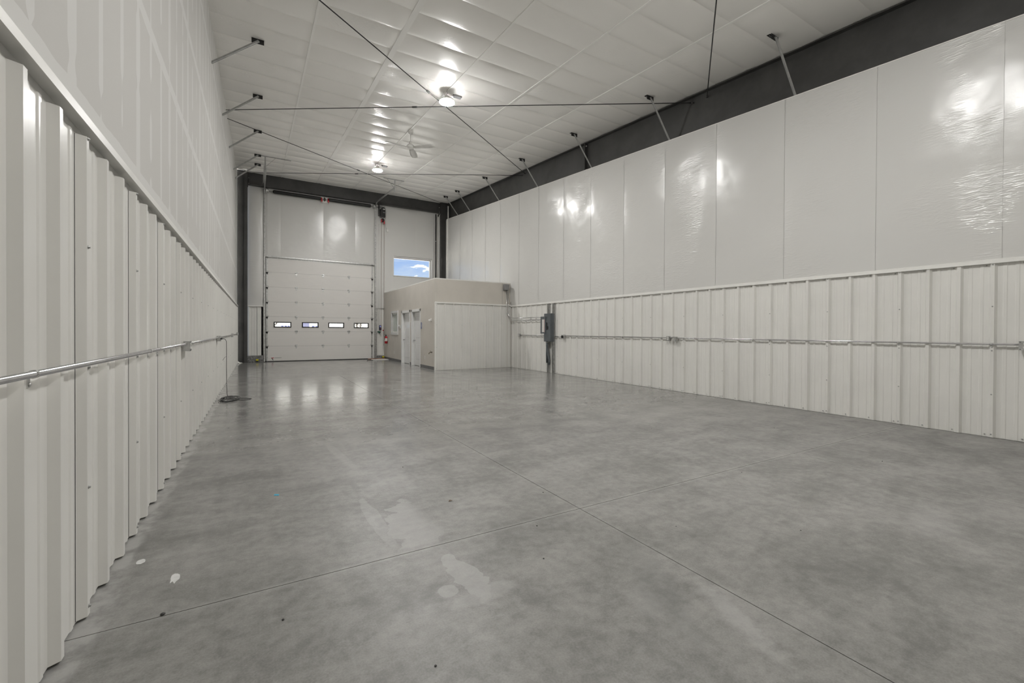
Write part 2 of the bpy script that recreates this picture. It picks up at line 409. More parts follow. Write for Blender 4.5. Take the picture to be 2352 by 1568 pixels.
# ------------------------------------------------------------------ corrugated liner panels
def rprof(n, endext):
    """(along, out) profile of n ribs, first rib centred at 0"""
    p = [(-.048, .0012)]
    for k in range(n):
        s = k*RIB
        p += [(s-.037, .0012 if k == 0 else 0), (s-.016, .032), (s+.016, .032), (s+.037, 0)]
        if k < n-1 or endext > .2:
            for c in (.102, .203):
                p += [(s+c-.021, 0), (s+c-.012, .0045), (s+c+.012, .0045), (s+c+.021, 0)]
    p.append(((n-1)*RIB+endext, 0)); return p
pm = {}
def rpanel(key, n, endext, h, along, out, clip=None):
    b = bmesh.new(); pr = rprof(n, endext)
    if clip is not None: pr = [q for q in pr if q[0] <= clip]
    al, ou = Vector(along), Vector(out)
    lo = [b.verts.new(al*s+ou*d) for s, d in pr]; hi = [b.verts.new(al*s+ou*d+Vector((0, 0, h))) for s, d in pr]
    for a in range(len(pr)-1): b.faces.new((lo[a], lo[a+1], hi[a+1], hi[a]))
    # folded-back sheet edge gives the panel real thickness
    l2 = [b.verts.new(v.co-ou*.0008) for v in lo]; h2 = [b.verts.new(v.co-ou*.0008) for v in hi]
    for a in range(len(pr)-1):
        b.faces.new((l2[a+1], l2[a], h2[a], h2[a+1])); b.faces.new((hi[a], hi[a+1], h2[a+1], h2[a])); b.faces.new((lo[a+1], lo[a], l2[a], l2[a+1]))
    b.faces.new((lo[0], hi[0], h2[0], l2[0])); b.faces.new((lo[-1], l2[-1], h2[-1], hi[-1]))
    me = bpy.data.meshes.new('metal_panel'); b.to_mesh(me); b.free(); me.materials.append(panel_m); return me
def screw_mesh(zs, out, along, pans=()):
    b = B(); ou, al = Vector(out), Vector(along)
    ax = 'X' if abs(ou.x) > .5 else 'Y'; sg = ou.x+ou.y
    for s, z in [(0, q) for q in zs]+list(pans):
        c = al*s+ou*(.032 if s == 0 else .0045)+Vector((0, 0, z))
        b.lathe([(.009, 0), (.009, .0015*sg), (.0055, .002*sg), (.0055, .007*sg), (.003, .008*sg)], c, ax, 6)
    bmesh.ops.recalc_face_normals(b.b, faces=b.b.faces)
    me = bpy.data.meshes.new('screw'); b.b.to_mesh(me); b.b.free(); me.materials.append(brace_m); return me
def panels(parent, base, along, out, count, h, zs, pans, step3=.9144, lap=False):
    me = rpanel('p', 3, RIB-.048, h, along, out); sm = screw_mesh(zs, out, along, pans)
    for k in range(count):
        o = bpy.data.objects.new('metal_panel', me); C.objects.link(o); o.parent = parent
        o.location = Vector(base)+Vector(along)*(k*step3)-wloc(parent)
        s = bpy.data.objects.new('screw', sm); C.objects.link(s); s.parent = o; s['kind'] = 'stuff'
        if lap:
            if k == 0:
                lb = B().box((0, -.0500, .004), (.0022, -.0478, h-.004)); bmesh.ops.recalc_face_normals(lb.b, faces=lb.b.faces)
                lm = bpy.data.meshes.new('lap_seam'); lb.b.to_mesh(lm); lb.b.free(); lm.materials.append(base_m)
            s = bpy.data.objects.new('lap_seam', lm); C.objects.link(s); s.parent = o  # thin dark strip along the lap of each panel

# left wall: drywall above, panels below
b = B(); b.prism([(YF-.2, 0), (20.02, 0), (20.02, zc(20.02)+.07), (YF-.2, zc(YF-.2)+.07)], 'X', -1.0, -.70)
wl = put('wall_left', b, dry_m, kind='structure')
panels(wl, (-.692, 2.66-4*.9144, .012), (0, 1, 0), (1, 0, 0), 23, 2.155, (.04, .58, 1.122, 1.664, 2.15), [(.06, .03), (.36, .03), (.66, .03), (.06, 2.14), (.36, 2.14), (.66, 2.14)], lap=True)
b = B(); b.prism([(-.70, 2.21), (-.648, 2.21), (-.648, 2.203), (-.644, 2.203), (-.644, 2.243), (-.70, 2.256)], 'Y', YF, 19.78)
put('trim_1', b, trim_m, kind='structure')
b = B().box((-.70, 19.74, 0), (-.652, 19.79, 2.25)); put('trim_2', b, trim_m, kind='structure')

# right wall: vinyl above, panels below
b = B(); b.prism([(YF-.2, 0), (21.0, 0), (21.0, zv(21.0)-.02), (YF-.2, zv(YF-.2)-.02)], 'X', 7.99, 8.03)
wr = put('wall_right', b, trim_m, kind='structure')
b = B(); b.prism([(YF-.25, -.1), (20.6, -.1), (20.6, zc(20.6)+.1), (YF-.25, zc(YF-.25)+.1)], 'X', 8.32, 8.45)
put('wall_right_outer', b, trim_m, kind='structure')
npan = 14
panels(wr, (7.982, 1.655-3*.9144, .005), (0, 1, 0), (-1, 0, 0), npan+3, 2.185, (.04, .54, 1.09, 1.645, 2.17), [(.06, .03), (.36, .03), (.66, .03), (.06, 2.165), (.36, 2.165), (.66, 2.165)])
b = B(); b.prism([(7.985, 2.195), (7.944, 2.195), (7.944, 2.188), (7.940, 2.188), (7.940, 2.238), (7.985, 2.252)], 'Y', YF, 13.68)
put('trim_3', b, trim_m, kind='structure')
vs = [-1.1, .30, 1.58, 2.86, 4.17, 5.48, 6.76, 8.03, 9.29, 10.52, 11.88, 13.11, 14.48, 15.73, 17.0, 18.32, 19.75]
for i in range(len(vs)-1):
    y0, y1 = vs[i], vs[i+1]; rnd = random.Random(i*11+3)
    a1, a2, ph = rnd.uniform(.008, .026), rnd.uniform(-.008, .008), rnd.uniform(0, 6)
    zb = 2.24 if y0 < 13 else 2.24
    def fn(u, v, y0=y0, y1=y1, a1=a1, a2=a2, ph=ph):
        y = y0+(y1-y0)*u; z = zb+(zv(y)-zb)*v
        sh = (4*u*(1-u))**.7; sv = min(1, 6*v*(1-v)*1.4)
        return (7.952-(a1+a2*math.sin(v*6+ph))*sh*sv-.004*math.exp(-(u/.03)**2), y, z)
    put('vinyl_panel', B().sheet(fn, 14, 20), vinyl_m, wr)
# folded cap along the top edge of the vinyl
b = B().bar((7.965, YF, zv(YF)-.006), (7.965, 19.75, zv(19.75)-.006), .036, .014); put('trim_4', b, trim_m, kind='structure')

# rear wall behind the camera
put('wall_rear', B().prism([(-1.1, 0), (8.6, 0), (8.6, 6.1), (-1.1, 6.1)], 'Y', YF-.25, YF), trim_m, kind='structure')

# back wall with door opening and high window opening
def gridwall(xs, zs, y0, y1, holes):
    b = B()
    for i in range(len(xs)-1):
        for j in range(len(zs)-1):
            cx, czz = (xs[i]+xs[i+1])/2, (zs[j]+zs[j+1])/2
            if any(h[0] < cx < h[1] and h[2] < czz < h[3] for h in holes): continue
            b.box((xs[i], y0, zs[j]), (xs[i+1], y1, zs[j+1]))
    return b
WX0, WX1, WZ0, WZ1 = 5.49, 7.33, 3.88, 4.75
DX0, DX1, DZ = .24, 4.62, 4.28
wb = put('wall_back', gridwall([-1.1, DX0, DX1, WX0, WX1, 8.6], [0, DZ-.4, WZ0, DZ, WZ1, 8.2] if False else [0, 3.88, 4.28, 4.75, 8.2], 20.40, 20.62, [(DX0, DX1, 0, DZ), (WX0, WX1, WZ0, WZ1)]), trim_m, kind='structure')
def bvinyl(x0, x1, z0, z1, amp, seed, y=20.36):
    rnd = random.Random(seed); ph = rnd.uniform(0, 6)
    def fn(u, v):
        sh = (4*u*(1-u))**.6*min(1, 5*v*(1-v))
        return (x0+(x1-x0)*u, y-amp*sh*(1+.35*math.sin(v*8+ph)), z0+(z1-z0)*v)
    put('vinyl_panel', B().sheet(fn, 10, 16), vinyl_m, wb)
bvinyl(-.35, .215, 2.28, 7.07, .07, 1)
for i, (a, c_) in enumerate([(.24, .82), (.82, 2.45), (2.45, 3.77), (3.77, 4.62)]): bvinyl(a, c_, 4.30, 7.075, .015, 2+i)
bvinyl(4.66, 5.10, 2.34, 7.075, .008, 9)
bvinyl(5.10, 6.52, 4.80, 7.075, .012, 10); bvinyl(6.52, 7.46, 4.80, 7.075, .012, 11)
bvinyl(5.10, 5.47, 2.9, 4.80, .004, 12); bvinyl(5.47, 7.4, 2.9, 3.85, .006, 13); bvinyl(7.345, 7.46, 3.85, 4.80, .002, 14)
# low liner panels and concrete curb either side of the big door
for (a, c_, zz0, zz1) in ((-.35, .2, .27, 2.26), (4.74, 5.06, .16, 2.33)):
    me = rpanel('q', 3, .2, zz1-zz0, (1, 0, 0), (0, -1, 0), clip=c_-a-.06)
    o = bpy.data.objects.new('metal_panel', me); C.objects.link(o); o.parent = wb; o.location = (a+.055, 20.385, zz0)
    put('concrete_curb', B().box((a, 20.31, 0), (c_, 20.42, zz0-.01), .008), curb_m, wb)
put('trim_5', B().box((-.34, 20.315, 2.25), (.2, 20.385, 2.285)), trim_m, kind='structure')
put('trim_6', B().box((4.70, 20.345, 2.315), (5.08, 20.385, 2.335)), galv_m, kind='structure')

# high window with frame
b = gridwall([WX0-.01, WX0+.035, WX1-.05, WX1+.01], [WZ0-.02, WZ0+.03, WZ1-.035, WZ1+.02], 20.44, 20.56, [(WX0+.03, WX1-.05, WZ0+.02, WZ1-.03)])
w1 = put('window_1', b, whitepl_m, kind='structure')
put('pane', B().box((WX0+.03, 20.50, WZ0+.02), (WX1-.04, 20.506, WZ1-.03)), glass_m, w1)
put('window_casing', gridwall([WX0-.03, WX0, WX1, WX1+.03], [WZ0-.02, WZ0, WZ1, WZ1+.025], 20.335, 20.43, [(WX0, WX1, WZ0, WZ1)]), trim_m, w1)

# ------------------------------------------------------------------ steel frame
def ibeam_x(x0, x1, y, z0, z1, depth, web=.012, fl=.018):
    b = B(); b.box((x0, y-depth/2, z0), (x1, y+depth/2, z0+fl)); b.box((x0, y-depth/2, z1-fl), (x1, y+depth/2, z1)); b.box((x0, y-web/2, z0+fl), (x1, y+web/2, z1-fl)); return b
t_ = thing('portal_beam', 'dark grey steel beam crossing above the big overhead door', 'beam', (3.7, 20.2, 7.06))
put('web', B().box((-.35, 20.22, 7.085), (7.72, 20.24, 7.66)), steel_m, t_)
put('flange', B().box((-.35, 20.13, 7.07), (7.72, 20.33, 7.09)), steel_m, t_)
put('flange', B().box((-.35, 20.13, 7.645), (7.72, 20.33, 7.665)), steel_m, t_)
for xx, lab in ((-.34, 'l'), (7.71, 'r')):
    bb = B().box((xx-.012, 20.12, 7.0), (xx+.012, 20.33, 7.67))
    pl = put('end_plate', bb, steel_m, t_)
    bb = B()
    for zz in (7.12, 7.34, 7.60):
        for dx in (.035,):
            bb.lathe([(.016, 0), (.016, -.012), (.008, -.016)], (xx+(dx if xx < 0 else -dx), 20.21, zz), 'Y', 6)
    put('bolt', bb, galv_m, pl)
t_ = thing('steel_column', 'dark steel column in the far left corner beside the drywall', 'column', (-.52, 20.2, 0))
put('web', B().box((-.70, 20.15, .02), (-.44, 20.17, 7.66)), steel_m, t_)
put('flange', B().box((-.46, 20.06, .02), (-.345, 20.30, 7.66)), steel_m, t_)
put('base_plate', B().box((-.69, 20.02, 0), (-.34, 20.33, .02)), steel_m, t_)
t_ = thing('steel_column', 'dark steel column in the far right corner above the beige office', 'column', (7.92, 20.2, 0))
put('flange', B().box((7.725, 20.05, .02), (7.80, 20.30, 7.64)), steel_m, t_)
put('web', B().box((7.80, 20.10, .02), (8.12, 20.12, 7.64)), steel_m, t_)
put('base_plate', B().box((7.72, 20.03, 0), (8.13, 20.32, .02)), steel_m, t_)
# rafter along the right wall, in two lengths bolted together
YS = 9.66
for (ya, yb, lab) in ((YF-.1, YS, 'dark steel rafter along the right wall, length nearest the camera'), (YS, 20.1, 'dark steel rafter along the right wall, far length beyond the bolted splice')):
    t_ = thing('roof_rafter', lab, 'beam', (8.13, (ya+yb)/2, zv((ya+yb)/2)))
    put('web', B().prism([(ya, zv(ya)-.12), (yb, zv(yb)-.12), (yb, zc(yb)-.01), (ya, zc(ya)-.01)], 'X', 8.125, 8.137), steel_m, t_)
    put('flange', B().bar((8.131, ya, zc(ya)-.035), (8.131, yb, zc(yb)-.035), .2, .018), steel_m, t_)
    put('flange', B().bar((8.131, ya, zv(ya)-.13), (8.131, yb, zv(yb)-.13), .2, .018), steel_m, t_)
    e = yb if yb == YS else ya
    yy = e-.012 if yb == YS else e
    pl = put('end_plate', B().box((8.02, yy, zv(e)-.14), (8.24, yy+.012, zc(e)-.03)), steel_m, t_)
    bb = B()
    for f in (.1, .9):
        zz = zv(e)-.02+(zc(e)-zv(e))*f-.02
        bb.lathe([(.022, 0), (.022, -.014), (.012, -.02), (.012, -.035)], (8.07, yy, zz), 'Y', 6)
        bb.lathe([(.022, .012), (.022, .026), (.012, .03), (.012, .045)], (8.07, yy, zz), 'Y', 6)
    put('bolt', bb, galv_m, pl)
# white column cover and roof drain stub in the far right corner
put('trim_7', B().box((7.90, 19.75, 2.9), (7.99, 19.83, 6.72), .006), trim_m, kind='structure')

# flange braces: bracket plate on a purlin, perforated angle down to the rafter flange
def brace(label, x, y, end, group):
    z = zc(y); t_ = thing('flange_brace', label, 'brace', (x, y, z), group)
    d = 1 if end[0] > x else -1
    bb = B(); bb.box((x-.10, y-.004, z-.105), (x+.10, y+.004, z+.02)); bb.box((x-.10, y, z-.018), (x+.10, y+.075, z-.010))
    pl = put('bracket', bb, black_m, t_)
    bb = B(); bb.lathe([(.013, 0), (.013, -.010), (.006, -.012)], (x+.005, y-.004, z-.075), 'Y', 8)
    for k in (-.06, -.02, .02, .06): bb.lathe([(.007, 0), (.007, -.004), (.003, -.005)], (x+k, y+.05, z-.018), 'Z', 6)
    put('bolt', bb, galv_m, pl)
    a = Vector((x+.005*d, y-.012, z-.075)); e = Vector(end); dv = (e-a).normalized()
    bb = B(); bb.bar(a-dv*.03, e, .006, .045, (0, 0, 1)); up = Vector((0, 1, 0)); bb.bar(a-dv*.03+Vector((0, -.016, -.018)), e+Vector((0, -.016, -.018)), .035, .006, (0, 0, 1))
    an = put('angle_rod', bb, brace_m, t_)
    bb = B()
    for k in range(4):
        c = a+dv*(.03+k*.035)+Vector((0, -.005, 0)); bb.lathe([(.006, 0), (.006, -.003)], c, 'Y', 6)
    put('punched_hole', bb, whitepl_m, an)
oy = [1.40, 4.04, 6.68, 9.31, 11.98, 14.64, 17.27, 18.59]
nm = ['at the top right corner of the picture', 'nearest whole one on the right', 'second from the near end', 'third from near end, by the splice', 'fourth from the near end', 'fifth from the near end', 'second from the far corner', 'last in the far right corner']
for y, n_ in zip(oy, nm):
    brace('galvanised brace from black bracket to right rafter, '+n_, 7.37, y, (8.06, y-.02, zv(y)-.115), 'flange braces along the right rafter')
nm = ['nearest the camera', 'second from the camera', 'third from the camera', 'fourth from the camera', 'last before the far column']
for y, zl, n_ in zip([9.31, 11.98, 14.64, 17.27, 18.59], (5.99, 6.30, 6.55, 6.78, 6.80), nm):
    brace('grey brace from black ceiling bracket into left drywall, '+n_, 0.0, y, (-.705, y-.05, zc(y)-.70), 'flange braces along the left wall')

# roof rod bracing
def rod(label, p0, p1):
    t_ = thing('brace_rod', label, 'rod', p0, 'roof rod bracing')
    put('rod', B().tube([p0, p1], .0095, 8), rod_m, t_)
    a, e = Vector(p0), Vector(p1); d = (e-a).normalized(); m_ = a+(e-a)*.44
    put('turnbuckle', B().tube([m_-d*.07, m_-d*.05, m_+d*.05, m_+d*.07], .02, 8, [.012, .02, .02, .012]), rod_m, t_)
    put('hillside_washer', B().tube([e-d*.06, e-d*.02], .022, 8) if e.x > a.x else B().tube([a+d*.02, a+d*.06], .022, 8), steel_m, t_)
zr = lambda y, d=.16: zc(y)-d
rod('dark bracing rod from top edge of picture down to right rafter', (-.69, -1.0, zr(-1.0)), (8.12, 5.83, zr(5.83)))
rod('long dark rod level across the picture just behind the near lamp', (-.69, 13.08, zr(13.08, .17)), (8.12, 6.14, zr(6.14)))
rod('dark rod slanting from top left down past the near lamp', (-.69, 6.02, zr(6.02, .2)), (8.12, 13.0, zr(13.0, .13)))
rod('thin rod from left wall slanting down to far right corner', (-.69, 13.72, zr(13.72, .17)), (8.05, 20.0, zr(20.0, .13)))
rod('thin rod level across the picture just below the far lamp', (-.69, 20.0, zr(20.0, .16)), (8.12, 13.15, zr(13.15)))

# ------------------------------------------------------------------ high bay lamps and fan
def lamp(label, y, group='round high bay lamps'):
    x, z = 3.63, zc(y)-.27
    t_ = thing('high_bay_lamp', label, 'lamp', (x, y, z), group)
    put('housing', B().lathe([(.02, .13), (.06, .125), (.07, .06), (.15, .05), (.165, .035), (.165, -.001), (.10, -.001)], (x, y, z), 'Z', 32), whitepl_m, t_)
    put('lens', B().lathe([(.166, -.002), (.166, -.005), (.152, -.014), (.125, -.028), (.07, -.038), (.002, -.042)], (x, y, z), 'Z', 32), lens_m, t_)
    put('hook', B().tube([(x, y, z+.12), (x, y, z+.18), (x+.015, y, z+.2), (x, y, z+.225), (x, y, z+.27)], .006, 8), galv_m, t_)
    put('cord', B().tube([(x-.03, y, z+.12), (x-.08, y, z+.20), (x-.04, y+.02, z+.245), (x+.05, y+.03, z+.23), (x+.13, y+.04, z+.20), (x+.22, y+.05, z+.225)], .006, 8), black_m if y > 12 else whitepl_m, t_)
lamp('lit round high bay lamp hanging at the middle of the ceiling, near one', 9.11)
lamp('lit round high bay lamp hanging by the far end, smaller one', 15.6)
lamp('lit round high bay lamp above the camera, outside the frame', 2.65)
for y, n_ in ((9.2, 'near'), (15.75, 'far')):
    x = 3.92; z = zc(y)
    t_ = thing('junction_box', 'small grey junction box on ceiling beside the %s lamp' % n_, 'junction box', (x, y, z))
    put('box', B().box((x-.08, y-.05, z-.055), (x+.09, y+.05, z+.01), .004), greyb_m, t_)
    put('gland', B().lathe([(.022, 0), (.022, -.03), (.012, -.035)], (x-.08, y, z-.03), 'X', 10), black_m, t_)
# ceiling fan
fx, fy, fz = 3.70, 12.0, 6.46
t_ = thing('ceiling_fan', 'white three blade ceiling fan on a long rod', 'fan', (fx, fy, fz))
put('canopy', B().lathe([(.075, zc(fy)-fz), (.075, zc(fy)-fz-.02), (.066, zc(fy)-fz-.07), (.02, zc(fy)-fz-.10)], (fx, fy, fz), 'Z', 24), whitepl_m, t_)
put('downrod', B().tube([(fx, fy, fz+.12), (fx, fy, zc(fy)-.09)], .011, 10), whitepl_m, t_)
put('coupler', B().lathe([(.02, .155), (.03, .14), (.042, .07), (.05, .06)], (fx, fy, fz), 'Z', 20), whitepl_m, t_)
put('motor', B().lathe([(.03, .062), (.085, .055), (.105, .03), (.105, -.01), (.08, -.035), (.03, -.04)], (fx, fy, fz), 'Z', 28), whitepl_m, t_)
for a in (-44, 62, 184):
    ca, sa = math.cos(math.radians(a)), math.sin(math.radians(a))
    def P_(r, s, h): return (fx+ca*r-sa*s, fy+sa*r+ca*s, fz+h)
    def fn(u, v):
        r = .11+.60*u; wd = .055+.035*math.sin(min(1, u*1.15)*2.3)
        s = (v-.5)*2*wd*(1 if u < .97 else .8); return P_(r, s, -.02-.18*s+.0)
    bb = B().sheet(fn, 8, 3)
    bl = put('blade', bb, whitepl_m, t_); md = bl.modifiers.new('thick', 'SOLIDIFY'); md.thickness = .006

# ------------------------------------------------------------------ sectional overhead door
dx0, dx1 = .30, 4.56; DY = 20.43
D = thing('overhead_door', 'white sectional overhead door with four small windows', 'garage door', ((dx0+dx1)/2, DY, 0))
hh = .6096; winc = [.900, 1.950, 2.994, 4.055]; ww, wh = .325, .115; wz = 1.53
for k in range(7):
    z0, z1 = .03+k*hh, .03+(k+1)*hh-.004
    if k == 2:
        xs_ = [dx0]
        for c in winc: xs_ += [c-ww+.03, c+ww-.03]
        xs_.append(dx1)
        bb = gridwall(xs_, [z0, wz-wh+.025, wz+wh-.025, z1], DY, DY+.05, [(c-ww+.03, c+ww-.03, wz-wh+.025, wz+wh-.025) for c in winc])
        sec = put('door_section', bb, door_m, D)
        for c in winc:
            fr_ = put('window_frame', gridwall([c-ww, c-ww+.042, c+ww-.042, c+ww], [wz-wh, wz-wh+.038, wz+wh-.038, wz+wh], DY-.016, DY+.06, [(c-ww+.04, c+ww-.04, wz-wh+.036, wz+wh-.036)]), black_m, sec)
            put('pane', B().box((c-ww+.03, DY+.02, wz-wh+.03), (c+ww-.03, DY+.026, wz+wh-.03)), glass_m, sec)
    else:
        sec = put('door_section', B().box((dx0, DY, z0), (dx1, DY+.05, z1), .003), door_m, D)
    for xx in (dx0, dx1-.062):
        put('end_stile', B().box((xx, DY-.006, z0+.004), (xx+.062, DY, z1-.004)), galv_m, sec)
for k in range(1, 7):
    put('joint_seal', B().box((dx0+.002, DY+.004, .03+k*hh-.012), (dx1-.002, DY+.046, .03+k*hh+.008)), base_m, D)
def hinge(x, z, end):
    bb = B()
    w = .055
    bb.prism([(x-w, z+.004), (x-w, z+.05), (x-.02, z+.058), (x+.02, z+.058), (x+w, z+.05), (x+w, z+.004)], 'Y', DY-.006, DY)
    bb.prism([(x-w, z-.004), (x+w, z-.004), (x+.018, z-.10), (x-.018, z-.10)], 'Y', DY-.006, DY)
    bb.tube([(x-w, DY-.014, z), (x+w, DY-.014, z)], .011, 8)
    for sx_, sz in ((-.03, .03), (.03, .03), (0, -.07)): bb.lathe([(.009, 0), (.009, -.006), (.004, -.008)], (x+sx_, DY-.006, z+sz), 'Y', 6)
    if end:
        d = -1 if x < 2 else 1
        bb.tube([(x, DY-.02, z), (x+d*.12, DY-.02, z)], .007, 8); bb.lathe([(.024, 0), (.024, d*.02)], (x+d*.12, DY-.02, z), 'X', 14)
        bb.prism([(x-.045, z), (x, z+.075), (x+.045, z)], 'Y', DY-.02, DY-.012)
    return bb
h0 = {}
for k in range(1, 7):
    z = .03+k*hh-.002
    for x in (1.41, 2.455, 3.52): put('hinge', hinge(x, z, False), galv_m, D)
    for x in (dx0+.04, dx1-.04): put('roller_hinge', hinge(x, z, True), galv_m, D)
bb = B(); zt = .03+7*hh
bb.box((dx0-.01, DY-.075, zt+.05), (dx1+.01, DY-.07, zt+.0)); bb.box((dx0-.01, DY-.075, zt+.05), (dx1+.01, DY, zt+.045)); bb.box((dx0-.01, DY-.075, zt-.02), (dx1+.01, DY-.04, zt-.015)); bb.box((dx0-.01, DY-.006, zt-.05), (dx1+.01, DY, zt+.05))
put('top_strut', bb, galv_m, D)
for x in (dx0+.03, dx1-.03):
    bb = B().box((x-.045, DY-.05, zt-.02), (x+.045, DY-.005, zt+.10), .006); put('top_roller_bracket', bb, steel_m, D)
put('bottom_seal', B().box((dx0-.03, DY-.008, .0), (dx1+.03, DY+.045, .032)), black_m, D)
# maker's mark at the lower left corner: red and dark angular mark with a line of small print
ml = put('logo', B().prism([(.47, .165), (.60, .165), (.565, .135), (.525, .135)], 'Y', DY-.0015, DY), red_m, D)
put('logo', B().prism([(.485, .150), (.525, .135), (.575, .055), (.545, .055)], 'Y', DY-.0015, DY), black_m, D)
put('print_line', B().box((.61, DY-.0015, .150), (.86, DY, .163)), base_m, D)
put('bottom_fixture', B().box((dx0+.005, DY-.03, .03), (dx0+.06, DY-.006, .12), .004), galv_m, D)
put('trim_14', gridwall([.16, .34, 4.52, 4.70], [0, 4.22, 4.40], 20.485, 20.60, [(.34, 4.52, 0, 4.22)]), trim_m, kind='structure')
# black jamb seal beside the door
put('trim_8', B().box((.232, 20.36, 0), (.262, 20.46, 4.3)), black_m, kind='structure')

# tracks
def track(label, x, d, group='door tracks'):
    T = thing('door_track', label, 'track', (x, 20.3, 0), group)
    zt = 6.78
    bb = B(); bb.box((x-.004*d, 20.30, 0.02), (x+.004*d, 20.36, zt)); bb.box((x, 20.30, .02), (x-.045*d, 20.306, zt)); bb.box((x, 20.354, .02), (x-.045*d, 20.36, zt)); put('vertical_track', bb, galv_m, T)
    bb = B(); bb.box((x+.012*d, 20.33, 0.0), (x+.018*d, 20.40, zt+.2)); bb.box((x+.012*d, 20.385, 0), (x+.09*d, 20.39, zt+.2)); put('wall_angle', bb, galv_m if d > 0 else galv_m, T)
    # radius and horizontal run following the roof back toward the camera
    path = []; r = .34
    for k in range(9):
        a = k/8*math.radians(92); path.append((x, 20.33-r*(1-math.cos(a)), zt+r*math.sin(a)))
    yend = 17.40; ze = 6.95
    path.append((x, yend, ze))
    bb = B()
    for p, q in zip(path, path[1:]):
        bb.bar(p, q, .006, .06, (0, -.6, .8)); bb.bar(Vector(p)+Vector((-.022*d, 0, -.028)), Vector(q)+Vector((-.022*d, 0, -.028)), .05, .006)
    put('curved_track', bb, galv_m, T)
    bb = B(); a_, b_ = path[-2], path[-1]
    bb.bar(Vector(a_)+Vector((.02*d, 0, .05)), Vector(b_)+Vector((.02*d, 0, .05)), .05, .005); bb.bar(Vector(a_)+Vector((.04*d, 0, .025)), Vector(b_)+Vector((.04*d, 0, .025)), .005, .05)
    put('stiffener_angle', bb, galv_m, T)
    for z in [.4+k*.61 for k in range(11)]:
        put('track_bracket', B().box((x-.01*d, 20.345, z), (x+.03*d, 20.40, z+.05)).lathe([(.012, 0), (.012, -.012)], (x+.02*d, 20.35, z+.025), 'Y', 6), galv_m, T)
    return T
TL = track('galvanised door track left of the overhead door', .222, -1)
TR = track('galvanised door track right of the overhead door', 4.665, 1)
for T, x, d, xa, xb in ((TL, .222, 1, .08, 1.02), (TR, 4.72, -1, 4.27, 5.09)):
    y = 17.36
    bb = B(); bb.bar((xa, y, zc(y)-.012), (xb, y, zc(y)-.012), .04, .005); bb.bar((xa, y-.02, zc(y)-.03), (xb, y-.02, zc(y)-.03), .005, .04); put('ceiling_angle', bb, brace_m, T)
    bb = B(); bb.bar((x, y, 6.84), (x, y, zc(y)-.02), .04, .005, (0, 1, 0)); bb.bar((x+.018*d, y-.015, 6.84), (x+.018*d, y-.015, zc(y)-.02), .005, .03, (0, 1, 0)); put('hanger', bb, brace_m, T)
    xe = .55 if T is TL else 4.40
    put('sway_brace', B().bar((x, y-.01, 6.95), (xe, y-.01, zc(y)-.03), .006, .03, (0, 1, 0)), brace_m, T)

# torsion spring shaft
T = thing('spring_shaft', 'black torsion springs on a shaft above the overhead door', 'spring', (2.45, 20.2, 6.96))
SY, SZ = 20.22, 6.935
put('shaft', B().tube([(.25, SY, SZ), (4.95, SY, SZ)], .013, 10), galv_m, T)
for x0, x1 in ((.56, 2.32), (2.66, 4.40)):
    n = 60; prof = []
    bb = B(); prof = [(.03, 0), (.05, .02)]
    L = x1-x0
    nn = 90
    prof = []
    for k in range(nn*2+1):
        prof.append((.066 if k % 2 == 0 else .073, L*k/(nn*2)))
    prof = [(.04, -.03), (.06, 0)]+prof+[(.06, L), (.04, L+.03)]
    sp = put('torsion_spring', bb.lathe(prof, (x0, SY, SZ), 'X', 20), black_m, T)
    xx = x1+.03 if x0 < 1 else x0-.05
    put('winding_cone', B().lathe([(.05, 0), (.066, .012), (.05, .03), (.04, .05)], (xx-.01, SY, SZ), 'X', 14).box((xx-.01, SY-.03, SZ-.12), (xx+.05, SY+.0, SZ-.05)).tube([(xx+.02, SY, SZ-.1), (xx+.03, SY, SZ-.19)], .006, 6), red_m, T)
put('bearing_plate', B().prism([(2.40, SZ), (2.485, SZ+.09), (2.57, SZ), (2.485, SZ-.09)], 'Y', SY+.03, SY+.045).lathe([(.035, -.03), (.035, .03)], (2.485, SY, SZ), 'X', 14), steel_m, T)
put('wall_pad', B().box((2.36, SY+.05, SZ-.14), (2.62, SY+.12, SZ+.09)), trim_m, T)
for x in (.33, 4.56):
    put('cable_drum', B().lathe([(.03, -.05), (.105, -.045), (.105, -.03), (.09, -.02), (.085, .02), (.10, .04), (.03, .05)], (x, SY, SZ), 'X', 24), galv_m, T)
    put('end_bracket', B().box((x-.10 if x < 1 else x+.09, SY-.06, SZ-.12), (x-.09 if x < 1 else x+.10, SY+.16, SZ+.07)), galv_m, T)
    put('lift_cable', B().tube([(x, SY-.0, SZ-.08), (x, SY+.02, 4.4)], .003, 6), galv_m, T)

# opener, hoist chain, wiring
T = thing('door_opener', 'black jackshaft opener with hoist chain right of the door', 'opener', (4.90, 20.2, 6.4))
ox, oy_ = 4.905, 20.12
put('body', B().prism([(4.82, 6.48), (5.02, 6.48), (5.02, 6.86), (4.96, 6.90), (4.87, 6.90), (4.80, 6.80), (4.80, 6.60)], 'Y', 20.02, 20.24), black_m, T)
put('rating_label', B().box((4.91, 20.015, 6.80), (5.00, 20.02, 6.835)), whitepl_m, T)
put('rating_label', B().box((4.91, 20.015, 6.65), (5.00, 20.02, 6.68)), greyb_m, T)
put('mounting_plate', B().box((4.765, 20.10, 6.55), (4.785, 20.34, 7.06)), steel_m, T)
put('top_plate', B().box((4.79, 20.1, 6.985), (5.05, 20.3, 6.995)), galv_m, T)
put('sprocket', B().lathe([(.06, 0), (.06, .02)], (4.795, 20.1, 6.62), 'X', 16), steel_m, T)
put('shaft_stub', B().tube([(4.92, 20.12, 6.36), (4.92, 20.12, 6.5)], .025, 10), galv_m, T)
